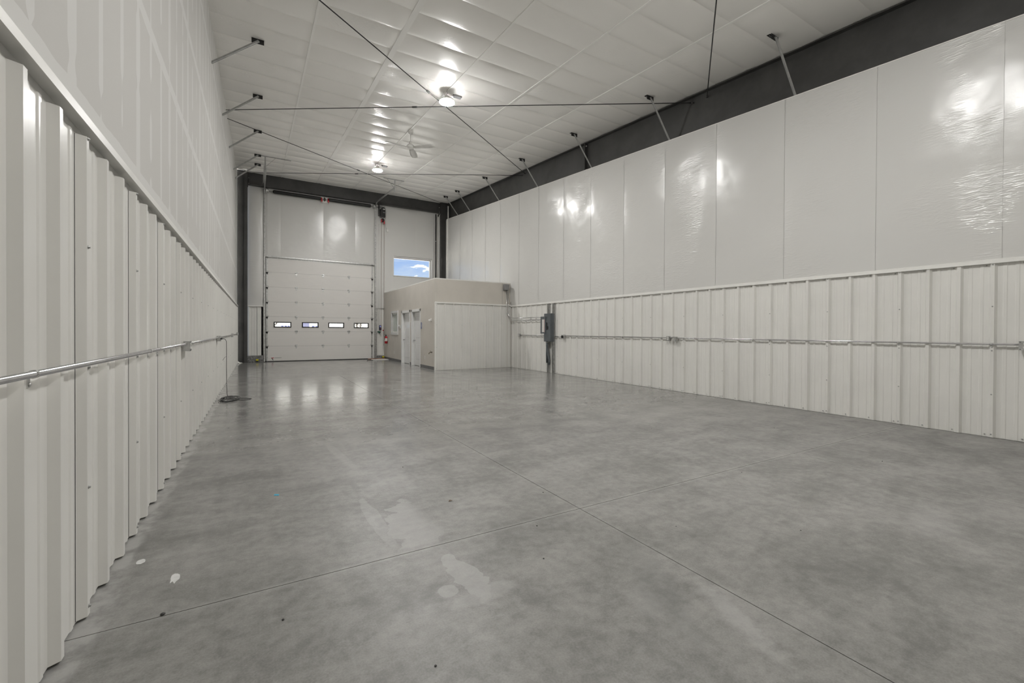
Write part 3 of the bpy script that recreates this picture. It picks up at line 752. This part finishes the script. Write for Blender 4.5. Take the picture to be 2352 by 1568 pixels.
put('chain_wheel', B().lathe([(.03, -.03), (.085, -.025), (.07, 0), (.085, .025), (.03, .03)], (4.92, 20.12, 6.33), 'Y', 18), black_m, T)
put('chain_guard', B().box((4.84, 20.06, 6.24), (4.885, 20.18, 6.36), .01).box((4.96, 20.06, 6.16), (5.01, 20.18, 6.3), .01), red_m, T)
def chain(x, z0, z1):
    bb = B(); n = int((z0-z1)/.034)
    for k in range(n):
        zc_ = z0-k*.034; w = .010
        if k % 2: bb.bar((x, 20.12-w, zc_), (x, 20.12-w, zc_-.036), .005, .005, (1, 0, 0)); bb.bar((x, 20.12+w, zc_), (x, 20.12+w, zc_-.036), .005, .005, (1, 0, 0))
        else: bb.bar((x-w, 20.12, zc_), (x-w, 20.12, zc_-.036), .005, .005, (0, 1, 0)); bb.bar((x+w, 20.12, zc_), (x+w, 20.12, zc_-.036), .005, .005, (0, 1, 0))
    return bb
o = put('hoist_chain', chain(4.865, 6.26, 1.0), chain_m, T); o['kind'] = 'stuff'
o = put('hoist_chain', chain(4.985, 6.2, .62), chain_m, T); o['kind'] = 'stuff'
put('cord', B().tube([(5.0, 20.16, 6.86), (5.06, 20.18, 6.90), (5.10, 20.22, 6.78), (5.105, 20.3, 6.4), (5.105, 20.33, 6.12), (5.17, 20.33, 5.98)], .008, 8), galv_m, T)
put('receptacle_box', B().box((5.14, 20.29, 5.88), (5.23, 20.345, 5.99), .01), whitepl_m, T)
for x in (4.775, 4.83):
    put('control_conduit', B().tube([(x, 20.35, 6.2), (x, 20.35, 1.52)], .008, 8), whitepl_m, T)
T = thing('door_control', 'dark wall control with lit display right of the door', 'control', (4.875, 20.3, 1.42))
put('case', B().box((4.825, 20.30, 1.335), (4.93, 20.352, 1.55), .006), navy_m, T)
put('display', B().box((4.85, 20.296, 1.475), (4.905, 20.30, 1.52)), screen_m, T)
put('stop_button', B().lathe([(.016, 0), (.016, -.01), (.01, -.014)], (4.885, 20.30, 1.40), 'Y', 12), red_m, T)
put('open_button', B().lathe([(.012, 0), (.012, -.01)], (4.885, 20.30, 1.445), 'Y', 12), whitepl_m, T)
T = thing('key_lock', 'small green lock tag with loose cord under the wall control', 'lock', (4.83, 20.3, 1.2))
put('body', B().box((4.81, 20.29, 1.19), (4.88, 20.35, 1.27), .012).lathe([(.03, 0), (.035, -.03), (.02, -.05)], (4.80, 20.32, 1.25), 'X', 12), green_m, T)
put('strap', B().tube([(4.84, 20.3, 1.2), (4.86, 20.29, 1.14), (4.885, 20.29, 1.08)], .005, 6), black_m, T)
T = thing('chain_keeper', 'red chain keeper knob on the wall beside the control', 'keeper', (5.0, 20.3, 1.3))
put('knob', B().lathe([(.012, 0), (.028, -.012), (.028, -.03), (.012, -.04)], (5.01, 20.345, 1.315), 'Y', 12), red_m, T)
put('strap', B().tube([(5.01, 20.33, 1.29), (5.02, 20.32, 1.12), (5.06, 20.32, 1.06)], .004, 6), galv_m, T)
# photo eyes at floor level
for x, n_ in ((-.01, 'left'), (4.99, 'right')):
    z = .10
    T = thing('photo_eye', 'yellow safety photo eye low on the %s side of the door' % n_, 'sensor', (x, 20.25, z))
    put('case', B().box((x-.045, 20.20, z-.03), (x+.045, 20.27, z+.03), .008), yellow_m, T)
    put('lens', B().lathe([(.02, 0), (.02, -.012), (.012, -.016)], (x+(.05 if x < 1 else -.055), 20.23, z), 'X', 10), black_m, T)
    put('bracket', B().box((x-.02, 20.25, z-.09), (x+.02, 20.31, z-.02)), steel_m, T)
    put('lead', B().tube([(x+.05, 20.28, z), (x+.12, 20.29, z+.005), (x+(.2 if x < 1 else -.1), 20.29, z+.0)], .004, 6), greyb_m, T)
T = put('plastic_scrap', B().sheet(lambda u, v: (-.68+.17*u, 20.0-.12*v, .004+.09*math.sin(3.1*v)*(1-u)+.01*math.sin(9*u)), 6, 5), whitepl_m, label='crumpled white scrap at the foot of the left column', cat='scrap')

# plank, loop and cord on the floor right of the door
put('wood_plank', B().box((4.28, 20.02, .005), (5.04, 20.14, .05), .004), wood_m, label='brown timber plank lying below the right door track', cat='plank')
pts = []
for k in range(28):
    a = k/28*2*math.pi; pts.append((4.72+.42*math.cos(a), 19.55+.16*math.sin(a), .016))
put('white_loop', B().tube(pts, .014, 8, closed=True), whitepl_m, label='flat white loop lying in front of the plank', cat='strip')
put('black_cord', B().tube([(4.05, 19.20, .008), (4.15, 19.42, .02), (4.28, 19.50, .02), (4.34, 19.42, .008)], .009, 8), black_m, label='short black curl of cord on floor by the plank', cat='cord')

# ------------------------------------------------------------------ office box in the far right corner
ox0, oyf, oz = 5.06, 13.68, 3.03
D1 = (16.455, 17.445); D2 = (15.215, 16.125); WN = (18.10, 18.99); DT = 2.02
def gridwall_x(ys, zs, x0, x1, holes):
    b = B()
    for i in range(len(ys)-1):
        for j in range(len(zs)-1):
            cy, cz = (ys[i]+ys[i+1])/2, (zs[j]+zs[j+1])/2
            if any(h[0] < cy < h[1] and h[2] < cz < h[3] for h in holes): continue
            b.box((x0, ys[i], zs[j]), (x1, ys[i+1], zs[j+1]))
    return b
holes = [(D1[0], D1[1], 0, DT), (D2[0], D2[1], 0, DT), (WN[0], WN[1], 1.22, 2.06)]
wo = put('wall_office_side', gridwall_x([oyf, D2[0], D2[1], D1[0], D1[1], WN[0], WN[1], 20.34], [0, 1.22, DT, 2.06, oz], ox0, ox0+.14, holes), office_m, kind='structure')
wf = put('wall_office_front', B().box((ox0+.141, oyf, 0), (7.97, oyf+.12, oz)), office_m, kind='structure')
put('ceiling_office', B().box((ox0, oyf, oz), (7.98, 20.34, oz+.03)), trim_m, kind='structure')
put('trim_9', B().box((7.60, oyf-.004, 2.26), (7.604, oyf+.001, oz)), base_m, kind='structure')
put('trim_10', B().box((7.945, oyf-.03, 2.25), (7.975, oyf, oz)), base_m, kind='structure')
panels(wf, (ox0+.045, oyf-.001, .005), (1, 0, 0), (0, -1, 0), 3, 2.225, (.05, .75, 1.5, 2.15), [])
put('metal_panel', B().box((7.82, oyf-.006, .005), (7.95, oyf-.001, 2.225)), panel_m, wf)
put('trim_11', B().prism([(oyf, 2.23), (oyf-.04, 2.23), (oyf-.04, 2.222), (oyf-.045, 2.222), (oyf-.045, 2.262), (oyf, 2.272)], 'X', ox0-.01, 7.94), trim_m, kind='structure')
put('trim_12', B().box((ox0-.012, oyf-.040, 0), (ox0+.035, oyf+.02, 2.262)), trim_m, kind='structure')
nb = 1
for a, c_ in ((oyf+.01, D2[0]-.085), (D2[1]+.085, D1[0]-.085), (D1[1]+.085, 20.3)):
    put('baseboard_office', B().box((ox0-.008, a, 0), (ox0, c_, .11), .002), base_m, kind='structure'); nb += 1
# doors
def odoor(n, y0, y1):
    x = ox0
    bb = B(); xo = x-.018
    bb.box((xo, y0-.083, 0), (x+.02, y0, DT+.083), .003); bb.box((xo, y1, 0), (x+.02, y1+.083, DT+.083), .003); bb.box((xo, y0-.083, DT), (x+.02, y1+.083, DT+.083), .003)
    bb.box((x, y0-.012, 0), (x+.14, y0+.012, DT)); bb.box((x, y1-.012, 0), (x+.14, y1+.012, DT)); bb.box((x, y0, DT-.015), (x+.14, y1, DT+.01))
    fr = put('door_%d' % n, bb, wdoor_m, kind='structure')
    lx = x+.085; a, c_ = y0+.018, y1-.022
    bb = B(); st = .115
    zs_ = [(.012, .22), (.82, 1.02), (1.84, DT-.02)]
    bb.box((lx, a, .012), (lx+.035, a+st, DT-.02)); bb.box((lx, c_-st, .012), (lx+.035, c_, DT-.02))
    for q0, q1 in zs_: bb.box((lx, a+st, q0), (lx+.035, c_-st, q1))
    lf = put('door_leaf', bb, wdoor_m, fr)
    for q0, q1 in ((.22, .82), (1.02, 1.84)):
        bb = B(); ya, yb = a+st, c_-st; i = .035
        # raised field with sloped moulding
        P0 = [(lx+.012, ya, q0), (lx+.012, yb, q0), (lx+.012, yb, q1), (lx+.012, ya, q1)]
        P1 = [(lx+.002, ya+i, q0+i), (lx+.002, yb-i, q0+i), (lx+.002, yb-i, q1-i), (lx+.002, ya+i, q1-i)]
        v0 = [bb.b.verts.new(p) for p in P0]; v1 = [bb.b.verts.new(p) for p in P1]
        for k in range(4): bb.b.faces.new((v0[k], v0[(k+1) % 4], v1[(k+1) % 4], v1[k]))
        bb.b.faces.new(v1); v2 = [bb.b.verts.new((lx+.03, p[1], p[2])) for p in P0]
        for k in range(4): bb.b.faces.new((v0[k], v2[k], v2[(k+1) % 4], v0[(k+1) % 4]))
        bb.b.faces.new(v2[::-1]); put('raised_panel', bb, wdoor_m, lf)
    put('door_knob', B().lathe([(.03, 0), (.03, -.006), (.012, -.012), (.012, -.03), (.028, -.045), (.028, -.065), (.012, -.075)], (lx, c_-.07, .95), 'X', 18), bright_m, lf)
odoor(1, *D1); odoor(2, *D2)
put('wall_office_inner', B().box((ox0+.3, 14.2, 0), (ox0+.32, 18.0, 2.6)), office_m, kind='structure')
# office window
bb = gridwall_x([WN[0]-.09, WN[0], WN[1], WN[1]+.09], [1.13, 1.22, 2.06, 2.15], ox0-.02, ox0+.02, [(WN[0], WN[1], 1.22, 2.06)])
w2 = put('window_2', bb, wdoor_m, kind='structure')
put('window_frame', gridwall_x([WN[0]-.01, WN[0]+.035, WN[1]-.035, WN[1]+.01], [1.21, 1.26, 2.02, 2.07], ox0+.01, ox0+.05, [(WN[0]+.035, WN[1]-.035, 1.26, 2.02)]), whitepl_m, w2)
put('pane', B().box((ox0+.030, WN[0]+.02, 1.25), (ox0+.034, WN[1]-.02, 2.03)), glass_m, w2)
for k in range(9):
    y = WN[0]+.05+k*.10; put('reflection_slat', B().bar((ox0+.046, y, 1.2), (ox0+.046, y, 2.08), .008, .098, (.06, 1, 0)), refl_slat_m, w2)  # pale slats stand in for wall ribs reflected in the glass
put('wall_office_back', B().box((ox0+.9, 17.6, 0), (ox0+.93, 20.3, 2.8)), office_m, kind='structure')

# things on the office side wall
T = thing('fire_extinguisher', 'red fire extinguisher hanging on the beige office wall', 'fire extinguisher', (4.97, 19.67, .73))
ex, ey = 4.975, 19.67
put('cylinder', B().lathe([(.055, .0), (.065, .012), (.065, .27), (.055, .305), (.03, .325), (.022, .335)], (ex, ey, .725), 'Z', 24), red_m, T)
put('label', B().lathe([(.0655, .11), (.0660, .112), (.0660, .238), (.0655, .24)], (ex, ey, .725), 'Z', 24), paper_m, T)
put('valve', B().lathe([(.022, 0), (.022, .04), (.015, .05)], (ex, ey, 1.06), 'Z', 14).box((ex-.06, ey-.012, 1.095), (ex+.03, ey+.012, 1.11)).box((ex-.07, ey-.012, 1.12), (ex+.02, ey+.012, 1.132)), black_m, T)
put('hose', B().tube([(ex-.03, ey-.02, 1.08), (ex-.075, ey-.05, 1.04), (ex-.07, ey-.06, .9)], .011, 8), black_m, T)
put('bracket', B().box((5.045, ey-.02, .85), (5.06, ey+.02, 1.10)).box((5.0, ey-.012, 1.07), (5.05, ey+.012, 1.085)), galv_m, T)
T = thing('restroom_sign', 'blue restroom sign beside the nearer office door', 'sign', (5.055, 15.05, 1.38))
put('plate', B().box((5.050, 14.985, 1.385), (5.060, 15.10, 1.605), .002), blue_m, T)
bb = B().lathe([(.013, 0), (.013, -.0015)], (5.050, 15.045, 1.56), 'X', 12)
bb.prism([(15.020, 1.47), (15.070, 1.47), (15.055, 1.54), (15.035, 1.54)], 'X', 5.0485, 5.050).box((5.0485, 15.034, 1.43), (5.050, 15.042, 1.47)).box((5.0485, 15.048, 1.43), (5.050, 15.056, 1.47))
put('pictogram', bb, whitepl_m, T)
T = thing('motion_sensor', 'white wall sensor high on beige wall near the corner', 'sensor', (5.03, 14.02, 1.6))
put('mount', B().box((5.035, 13.98, 1.63), (5.06, 14.06, 1.73), .008), whitepl_m, T)
put('head', B().lathe([(.012, .045), (.04, .04), (.045, .0), (.03, -.03), (.008, -.04)], (5.00, 14.02, 1.645), 'Z', 18), whitepl_m, T)
T = thing('thermostat', 'white thermostat plate between office window and door', 'thermostat', (5.05, 17.75, 1.4))
put('plate', B().box((5.045, 17.66, 1.395), (5.06, 17.78, 1.53), .004), whitepl_m, T)
put('dial', B().lathe([(.045, 0), (.045, -.02), (.035, -.028)], (5.05, 17.85, 1.50), 'X', 20), whitepl_m, T)
for y, n_ in ((18.60, 'under the office window'), (14.66, 'right of the nearer office door')):
    T = thing('wall_outlet', 'white outlet plate low on beige wall '+n_, 'outlet', (5.055, y, .31), 'office wall outlets')
    put('cover_plate', B().box((5.053, y-.036, .315), (5.060, y+.036, .43), .002), whitepl_m, T)
    for z in (.35, .395): put('socket', B().box((5.050, y-.017, z-.014), (5.054, y+.017, z+.014), .002), paper_m, T)
T = thing('hose_tap', 'small brass hose tap at the corner of the beige wall', 'tap', (5.0, 13.96, .55))
hx, hy, hz = 5.06, 13.95, .585
put('body', B().tube([(hx, hy, hz), (hx-.07, hy, hz), (hx-.10, hy, hz-.02), (hx-.115, hy, hz-.06)], .014, 10).lathe([(.03, 0), (.03, -.006)], (hx, hy, hz), 'X', 14), brass_m, T)
put('handle', B().tube([(hx-.06, hy-.035, hz+.045), (hx-.06, hy+.035, hz+.045)], .008, 8).tube([(hx-.06, hy, hz), (hx-.06, hy, hz+.045)], .006, 8), brass_m, T)
# pipes beside the high window
T = thing('vent_pipe', 'black vertical pipe right of the high window', 'pipe', (7.50, 20.25, 3))
put('pipe', B().tube([(7.52, 20.25, 3.03), (7.52, 20.25, 7.0)], .028, 12), black_m, T)
put('clamp', B().lathe([(.033, -.015), (.033, .015)], (7.52, 20.25, 5.68), 'Z', 14).box((7.46, 20.24, 5.67), (7.58, 20.26, 5.69)), galv_m, T)
T = thing('white_pipe', 'white vertical pipe turning at its top beside the corner column', 'pipe', (7.61, 20.2, 3))
put('pipe', B().tube([(7.615, 20.18, 3.03), (7.615, 20.18, 6.9), (7.625, 20.18, 6.96), (7.66, 20.19, 7.0), (7.73, 20.2, 7.01)], .026, 12), whitepl_m, T)
put('elbow', B().tube([(7.615, 20.18, 6.88), (7.625, 20.18, 6.965), (7.67, 20.19, 7.005)], .033, 12), steel_m, T)
put('trim_13', B().box((7.67, 20.22, 3.03), (7.715, 20.34, 7.05)), trim_m, kind='structure')
T = thing('drain_stub', 'white pipe stub above the vinyl in the far right corner', 'pipe', (8.03, 19.9, 6.7))
put('pipe', B().tube([(8.03, 19.92, 6.5), (8.03, 19.92, 7.35)], .035, 12), whitepl_m, T)
put('cap', B().lathe([(.045, 0), (.045, .08), (.03, .1)], (8.03, 19.92, 7.3), 'Z', 14), galv_m, T)

# ------------------------------------------------------------------ electrical panel and conduits, right wall
T = thing('breaker_cabinet', 'grey breaker panel with open door on the right wall', 'breaker box', (7.85, 11.1, .98))
bx = 7.80
bb = B(); bb.box((bx, 10.93, .99), (7.915, 11.31, 1.865), .003); put('cabinet', bb, greyp_m, T)
put('deadfront', gridwall_x([10.945, 11.05, 11.20, 11.295], [1.0, 1.255, 1.755, 1.855], bx-.010, bx, [(11.05, 11.20, 1.255, 1.755)]), greyp_m, T)
put('recess', B().box((bx-.003, 11.05, 1.255), (bx+.001, 11.20, 1.755)), greyp_m, T)
for k in range(14):
    put('breaker', B().box((bx-.014, 11.135, 1.57-k*.0165), (bx-.002, 11.17, 1.584-k*.0165)), black_m, T)
for k in range(6):
    put('breaker', B().box((bx-.014, 11.085, 1.452-k*.0165), (bx-.002, 11.125, 1.466-k*.0165)), black_m, T)
dl = put('panel_door', B().box((bx-.020, 11.205, 1.24), (bx-.012, 11.485, 1.775), .002), greyp_m, T)
put('directory_card', B().box((bx-.0215, 11.265, 1.285), (bx-.020, 11.40, 1.685)), paper_m, dl)
put('card_edge', B().box((bx-.0217, 11.258, 1.285), (bx-.020, 11.265, 1.685)), red_m, dl)
for y, n_ in ((11.265, 'left'), (10.995, 'right')):
    T2 = thing('strut_channel', 'galvanised strut channel from floor to trim, %s one behind panel' % n_, 'strut', (7.935, y, 0), 'panel struts')
    bb = B(); bb.box((7.918, y-.04, .005), (7.922, y-.012, 2.185)); bb.box((7.918, y+.012, .005), (7.922, y+.04, 2.185)); bb.box((7.918, y-.04, .005), (7.95, y-.036, 2.185)); bb.box((7.918, y+.036, .005), (7.95, y+.04, 2.185))
    put('channel', bb, galv_m, T2)
    put('slot', B().box((7.945, y-.036, .006), (7.95, y+.036, 2.184)), steel_m, T2)
put('flexible_conduit', B().tube([(7.85, 11.22, 1.0), (7.85, 11.22, .85), (7.86, 11.20, .70), (7.87, 11.15, .52), (7.875, 11.12, .38), (7.872, 11.125, .27)], .034, 14), greyp_m, label='grey flexible conduit stub hanging open below the breaker panel', cat='conduit')
put('flexible_conduit', B().tube([(7.87, 11.245, .96), (7.872, 11.255, .60), (7.885, 11.262, .32)], .03, 14), greyp_m, label='grey flexible conduit running straight down along the left strut', cat='conduit')
put('conduit_fitting', B().lathe([(.042, -.03), (.042, .0), (.034, .012)], (7.85, 11.22, .975), 'Z', 14), galv_m, label='bright connector ring under the breaker panel', cat='fitting')
T = thing('pull_box', 'grey metal pull box high on the office front wall', 'box', (7.72, 13.6, 2.78))
put('box', B().prism([(13.68, 2.77), (13.56, 2.79), (13.52, 2.99), (13.68, 3.0)], 'X', 7.63, 7.80), greyb_m, T)
put('cover', B().bar((7.715, 13.552, 2.79), (7.715, 13.514, 2.985), .18, .008, (0, -1, 0)), greyb_m, T)
for k, (dx, zz, n_) in enumerate(((7.735, 1.77, 'upper'), (7.80, 1.69, 'lower'))):
    r = .0125; pts = [(dx, 13.60, 2.80), (dx, 13.60, zz+.30)]
    yb = 13.58; xr = 7.905
    for a in range(1, 9):
        an = a/8*math.pi/2
        pts.append((dx+(xr-dx)*(1-math.cos(an)), 13.60-.30*(1-math.cos(an)), zz+.30-.30*math.sin(an)))
    pts.append((xr, 11.46, zz))
    put('electrical_conduit', B().tube(pts, r, 10), bright_m, label='bent conduit from pull box to breaker panel, %s one' % n_, cat='conduit', group='bent conduits to the panel')

def conduit(label, xw, out, z, y0, y1, straps):
    x = xw+out*.0145
    T = thing('electrical_conduit', label, 'conduit', (x, (y0+y1)/2, z))
    put('pipe', B().tube([(x, y0, z), (x, y1, z)], .0118, 14), bright_m, T)
    for y in straps:
        bb = B(); ring = [(x+.0135*math.cos(a), y, z+.0135*math.sin(a)) for a in [k/12*2*math.pi for k in range(12)]]
        for p, q in zip(ring, ring[1:]+ring[:1]): bb.bar(p, q, .018, .002, (p[0]-x, 0, p[2]-z))
        bb.box((xw, y-.009, z-.045), (xw+out*.003, y+.009, z-.008)); bb.lathe([(.007, 0), (.007, out*.004), (.004, out*.006)], (xw+out*.003, y, z-.034), 'X', 8)
        put('strap', bb, galv_m, T)
    return T
conduit('long steel conduit along the ribbed left wall', XL+.0, 1, 1.155, .3, 18.75, [2.06, 3.88, 4.19, 4.80, 7.85, 9.37, 12.4, 14.2])
conduit('long steel conduit along the ribbed right wall', XR, -1, 1.178, -.5, 10.40, [1.655, 2.57, 4.40, 4.70, 6.22, 6.83, 8.05, 9.27])
conduit('short steel conduit left of the breaker panel', XR, -1, 1.172, 11.30, 12.95, [12.3])
conduit('short steel stub right of the breaker panel', XR, -1, 1.150, 10.52, 10.93, [])

def obox(label, x, out, y, z, w=.10, h=.105, d=.052, face='side', outlet=True):
    T = thing('outlet_box', label, 'outlet box', (x, y, z-h/2), 'surface outlet boxes')
    x1 = x+out*d
    put('box', B().box((x, y-w/2, z-h/2), (x1, y+w/2, z+h/2), .003), galv_m, T)
    put('cover', B().box((x1, y-w/2-.001, z-h/2-.001), (x1+out*.004, y+w/2+.001, z+h/2+.001), .0015), galv_m, T)
    if outlet:
        for dz in (-.022, .022):
            put('socket', B().lathe([(.0165, 0), (.0165, out*.003), (.012, out*.0045)], (x1+out*.004, y, z+dz), 'X', 16), whitepl_m, T)
    bb = B()
    for dy in (-1, 1):
        for dz in (-1, 1): bb.lathe([(.005, 0), (.005, out*.003)], (x1+out*.004, y+dy*(w/2-.012), z+dz*(h/2-.012)), 'X', 8)
    put('screw', bb, steel_m, T)
    put('connector', B().tube([(x+out*.0145, y-w/2-.03, z+.025), (x+out*.0145, y-w/2, z+.025)], .016, 12), galv_m, T)
    return T
obox('steel outlet box nearest the camera on the left wall', XL, 1, 5.62, 1.135)
obox('steel outlet box on the left wall with black cord plugged in', XL, 1, 9.93, 1.14)
obox('small steel outlet box on the left wall beyond the cord', XL, 1, 14.9, 1.15)
obox('last steel outlet box on the left wall near the column', XL, 1, 18.6, 1.16)
obox('steel outlet box cut by the right edge of the picture', XR, -1, 1.37, 1.165, .105, .11)
obox('steel outlet box midway along the right wall conduit', XR, -1, 6.60, 1.165, .07, .105)
obox('plain steel junction box beside the midway outlet on right wall', XR, -1, 6.42, 1.155, .09, .10, .06, outlet=False)
obox('steel box at the conduit end near the office corner', XR, -1, 13.0, 1.175, .10, .10)
T = thing('power_receptacle', 'round black twist lock receptacle beside the breaker panel', 'receptacle', (7.93, 10.45, 1.1))
put('box', B().box((7.88, 10.40, 1.10), (7.95, 10.52, 1.215), .004), galv_m, T)
put('socket', B().lathe([(.042, 0), (.042, -.02), (.03, -.022), (.0, -.012)], (7.88, 10.46, 1.15), 'X', 20), black_m, T)

# extension cord hanging from second box and coiled on the floor
T = thing('extension_cord', 'black extension cord hanging from left outlet and coiled on floor', 'cord', (-.5, 9.8, 0))
yb = 9.88
pts = [(-.60, yb, 1.135), (-.56, yb, 1.136), (-.525, yb, 1.12), (-.512, yb, 1.08), (-.51, yb, .9), (-.512, yb, .6), (-.508, yb, .3), (-.50, yb, .08), (-.49, yb, .03)]
put('hanging_lead', B().tube(pts, .0045, 8), black_m, T)
rnd = random.Random(4); pts = [(-.49, yb, .03), (-.52, yb-.05, .012)]
for loop in range(5):
    ra, rb = rnd.uniform(.11, .16), rnd.uniform(.25, .36); cx, cy = -.46+rnd.uniform(-.03, .03), 9.62+rnd.uniform(-.06, .06); r0 = rnd.uniform(-.5, .5)
    for k in range(20):
        a = k/20*2*math.pi; ux, uy = ra*math.cos(a), rb*math.sin(a)
        pts.append((cx+ux*math.cos(r0)-uy*math.sin(r0)*.4, cy+uy*math.cos(r0)+ux*math.sin(r0), .006+.006*loop+.004*math.sin(a*2)))
put('coil', B().tube(pts, .0045, 6), black_m, T)
pts = [(-.36, 9.70, .012), (-.28, 9.75, .006), (-.18, 9.70, .005), (-.10, 9.60, .005), (-.12, 9.50, .005), (-.22, 9.46, .005), (-.34, 9.48, .012)]
put('loose_loop', B().tube(pts, .0045, 6), black_m, T)
put('plug', B().tube([(-.58, 9.74, .02), (-.545, 9.76, .022), (-.53, 9.765, .022)], .016, 10, [.014, .017, .010]), black_m, T)
put('plug', B().tube([(-.605, yb, 1.135), (-.575, yb, 1.136)], .015, 10), black_m, T)
put('tie', B().tube([(-.513, yb, .80), (-.54, yb-.05, .78), (-.565, yb-.08, .73)], .003, 6), black_m, T)

# ------------------------------------------------------------------ bits on the floor
def flat(poly, z=.0012):
    bb = B(); bb.prism(poly, 'Z', .0002, z); return bb
def blobpoly(cx, cy, rx, ry, seed, j=.25, n=14):
    r = random.Random(seed); return [(cx+rx*math.cos(k/n*6.283)*(1+r.uniform(-j, j)), cy+ry*math.sin(k/n*6.283)*(1+r.uniform(-j, j))) for k in range(n)]
put('compound_spot', flat(blobpoly(-.565, 3.15, .020, .032, 3, .1)), spot_m, label='round white dried splash on floor near the left wall', cat='splash')
put('compound_spot', flat(blobpoly(-.374, 2.858, .026, .05, 8, .35)), spot_m, label='ragged whitish splash on floor nearest the camera', cat='splash')
put('tape_scrap', flat([(.112, 3.895), (.145, 3.875), (.150, 3.905), (.118, 3.925)], .002), tapeblue_m, label='scrap of bright blue tape on the floor', cat='scrap')
put('dry_leaf', B().sheet(lambda u, v: (1.265+.03*u, 3.10+.018*v*(1-abs(2*u-1)*.6), .001+.006*math.sin(3*u)), 5, 3), leaf_m, label='tiny dry brown leaf on the floor near the saw cut', cat='leaf')
put('pebble', B().lathe([(.004, 0), (.010, .002), (.010, .006), (.004, .009)], (-.374, 2.515, 0), 'Z', 7), steel_m, label='dark pebble beside the cross joint near the left wall', cat='pebble')
rnd = random.Random(12)
bb = B()
for (x, y) in ((1.62, 2.42), (1.42, 2.05), (2.0, 2.9), (2.43, 1.95), (2.9, 3.4), (3.9, 2.4), (4.6, 4.1), (2.6, 6.4), (5.5, 1.9), (3.2, 5.2), (1.2, 4.1), (4.2, 12.4), (3.4, 9.9), (6.1, 3.3), (5.9, 6.5), (4.8, 15.1), (.4, 6.5), (.1, 2.2), (-.1, 1.9), (.6, 1.6), (3.1, 1.5)):
    s_ = rnd.uniform(.003, .007); bb.lathe([(s_*.5, 0), (s_, s_*.3), (s_*.5, s_*.9)], (x, y, 0), 'Z', 6)
put('grit', bb, steel_m, kind='stuff', label='dark specks of grit scattered on the concrete', cat='grit')

# ------------------------------------------------------------------ yard outside the door windows
asph = mat('yard_paving', (.62, .61, .59), .9); wear(asph, (.62, .61, .59), .08, .5)
put('ground', B().box((-60, 20.7, -.4), (80, 140, -.05)), asph, kind='structure')
bw = mat('white_cladding', (.50, .50, .49), .6); wear(bw, (.50, .50, .49), .03, .3)
T = thing('warehouse', 'white warehouse across the yard seen through the door windows', 'building', (6, 70, -.05))
wbl = put('wall', B().box((2.38, 66, -.05), (10.9, 90, 11.5)), bw, T)
for k, (x, x2) in enumerate(((2.72, 3.02), (3.12, 3.42), (3.50, 3.76), (6.5, 6.82), (6.94, 7.22), (9.9, 10.5))):
    put('window', B().box((x, 65.9, 1.45), (x2, 66.0, 1.92 if k < 5 else 1.74)), navy_m, wbl)
put('wall_seam', B().box((2.38, 65.97, 2.26), (10.9, 66.0, 2.30)), base_m, wbl)
put('roof', B().prism([(65.6, 11.5), (90.4, 11.5), (78, 13.0)], 'X', 2.2, 11.1), greyb_m, T)
T = thing('added_shed', 'tall pale shed added behind the bare trees for the last window reflection', 'building', (16.3, 80, -.05))
put('wall', B().box((13.9, 80, -.05), (18.8, 92, 15)), bw, T)  # shed added so the last door window also reflects on the floor
put('roof', B().prism([(79.6, 15), (92.4, 15), (86, 16.5)], 'X', 13.7, 19.0), greyb_m, T)
bl = mat('lilac_cladding', (.022, .024, .052), .6); wear(bl, (.022, .024, .052), .06, .6)
T = thing('shipping_container', 'lilac blue container behind the second door window', 'container', (4.6, 50, -.05))
bb = B(); bb.box((4.02, 50, .0), (4.70, 56, 2.6))
for k in range(4): bb.box((4.08+k*.15, 49.96, .1), (4.16+k*.15, 50, 2.5))
put('body', bb, bl, T)
put('corner_post', B().box((3.96, 49.95, -.05), (4.03, 50.05, 2.6)), navy_m, T)
bark = mat('bare_branches', (.032, .028, .023), .9); wear(bark, (.032, .028, .023), .3, 3)
def tree(x, y, label, seed):
    rnd = random.Random(seed); T = thing('bare_tree', label, 'tree', (x, y, -.05))
    put('trunk', B().tube([(x, y, -.05), (x+.05, y, 1.2), (x, y, 2.5)], .1, 8, [.14, .10, .06]), bark, T)
    bb = B()
    for k in range(44):
        z = rnd.uniform(.8, 2.4); a = rnd.uniform(0, 6.28); L = rnd.uniform(.5, 1.3)
        e = (x+L*math.cos(a), y+L*math.sin(a), z+rnd.uniform(.3, 1.2)); m_ = ((x+e[0])/2+rnd.uniform(-.1, .1), (y+e[1])/2, (z+e[2])/2)
        bb.tube([(x, y, z), m_, e], .02, 5, [.03, .02, .008])
    o = put('branches', bb, bark, T); o['kind'] = 'stuff'
tree(1.55, 58, 'bare tree left of the white warehouse, first door window', 2)
tree(11.7, 62, 'bare tree seen in the last door window, left of pair', 5)
tree(13.0, 66, 'bare tree seen in the last door window, right of pair', 6)

for o in list(C.objects):
    if o.type == 'MESH' and o.parent is not None and 'kind' not in o and o.name.split('.')[0] in ('bolt', 'screw', 'punched_hole', 'chain_guard', 'corner_post', 'pictogram'): split_loose(o)
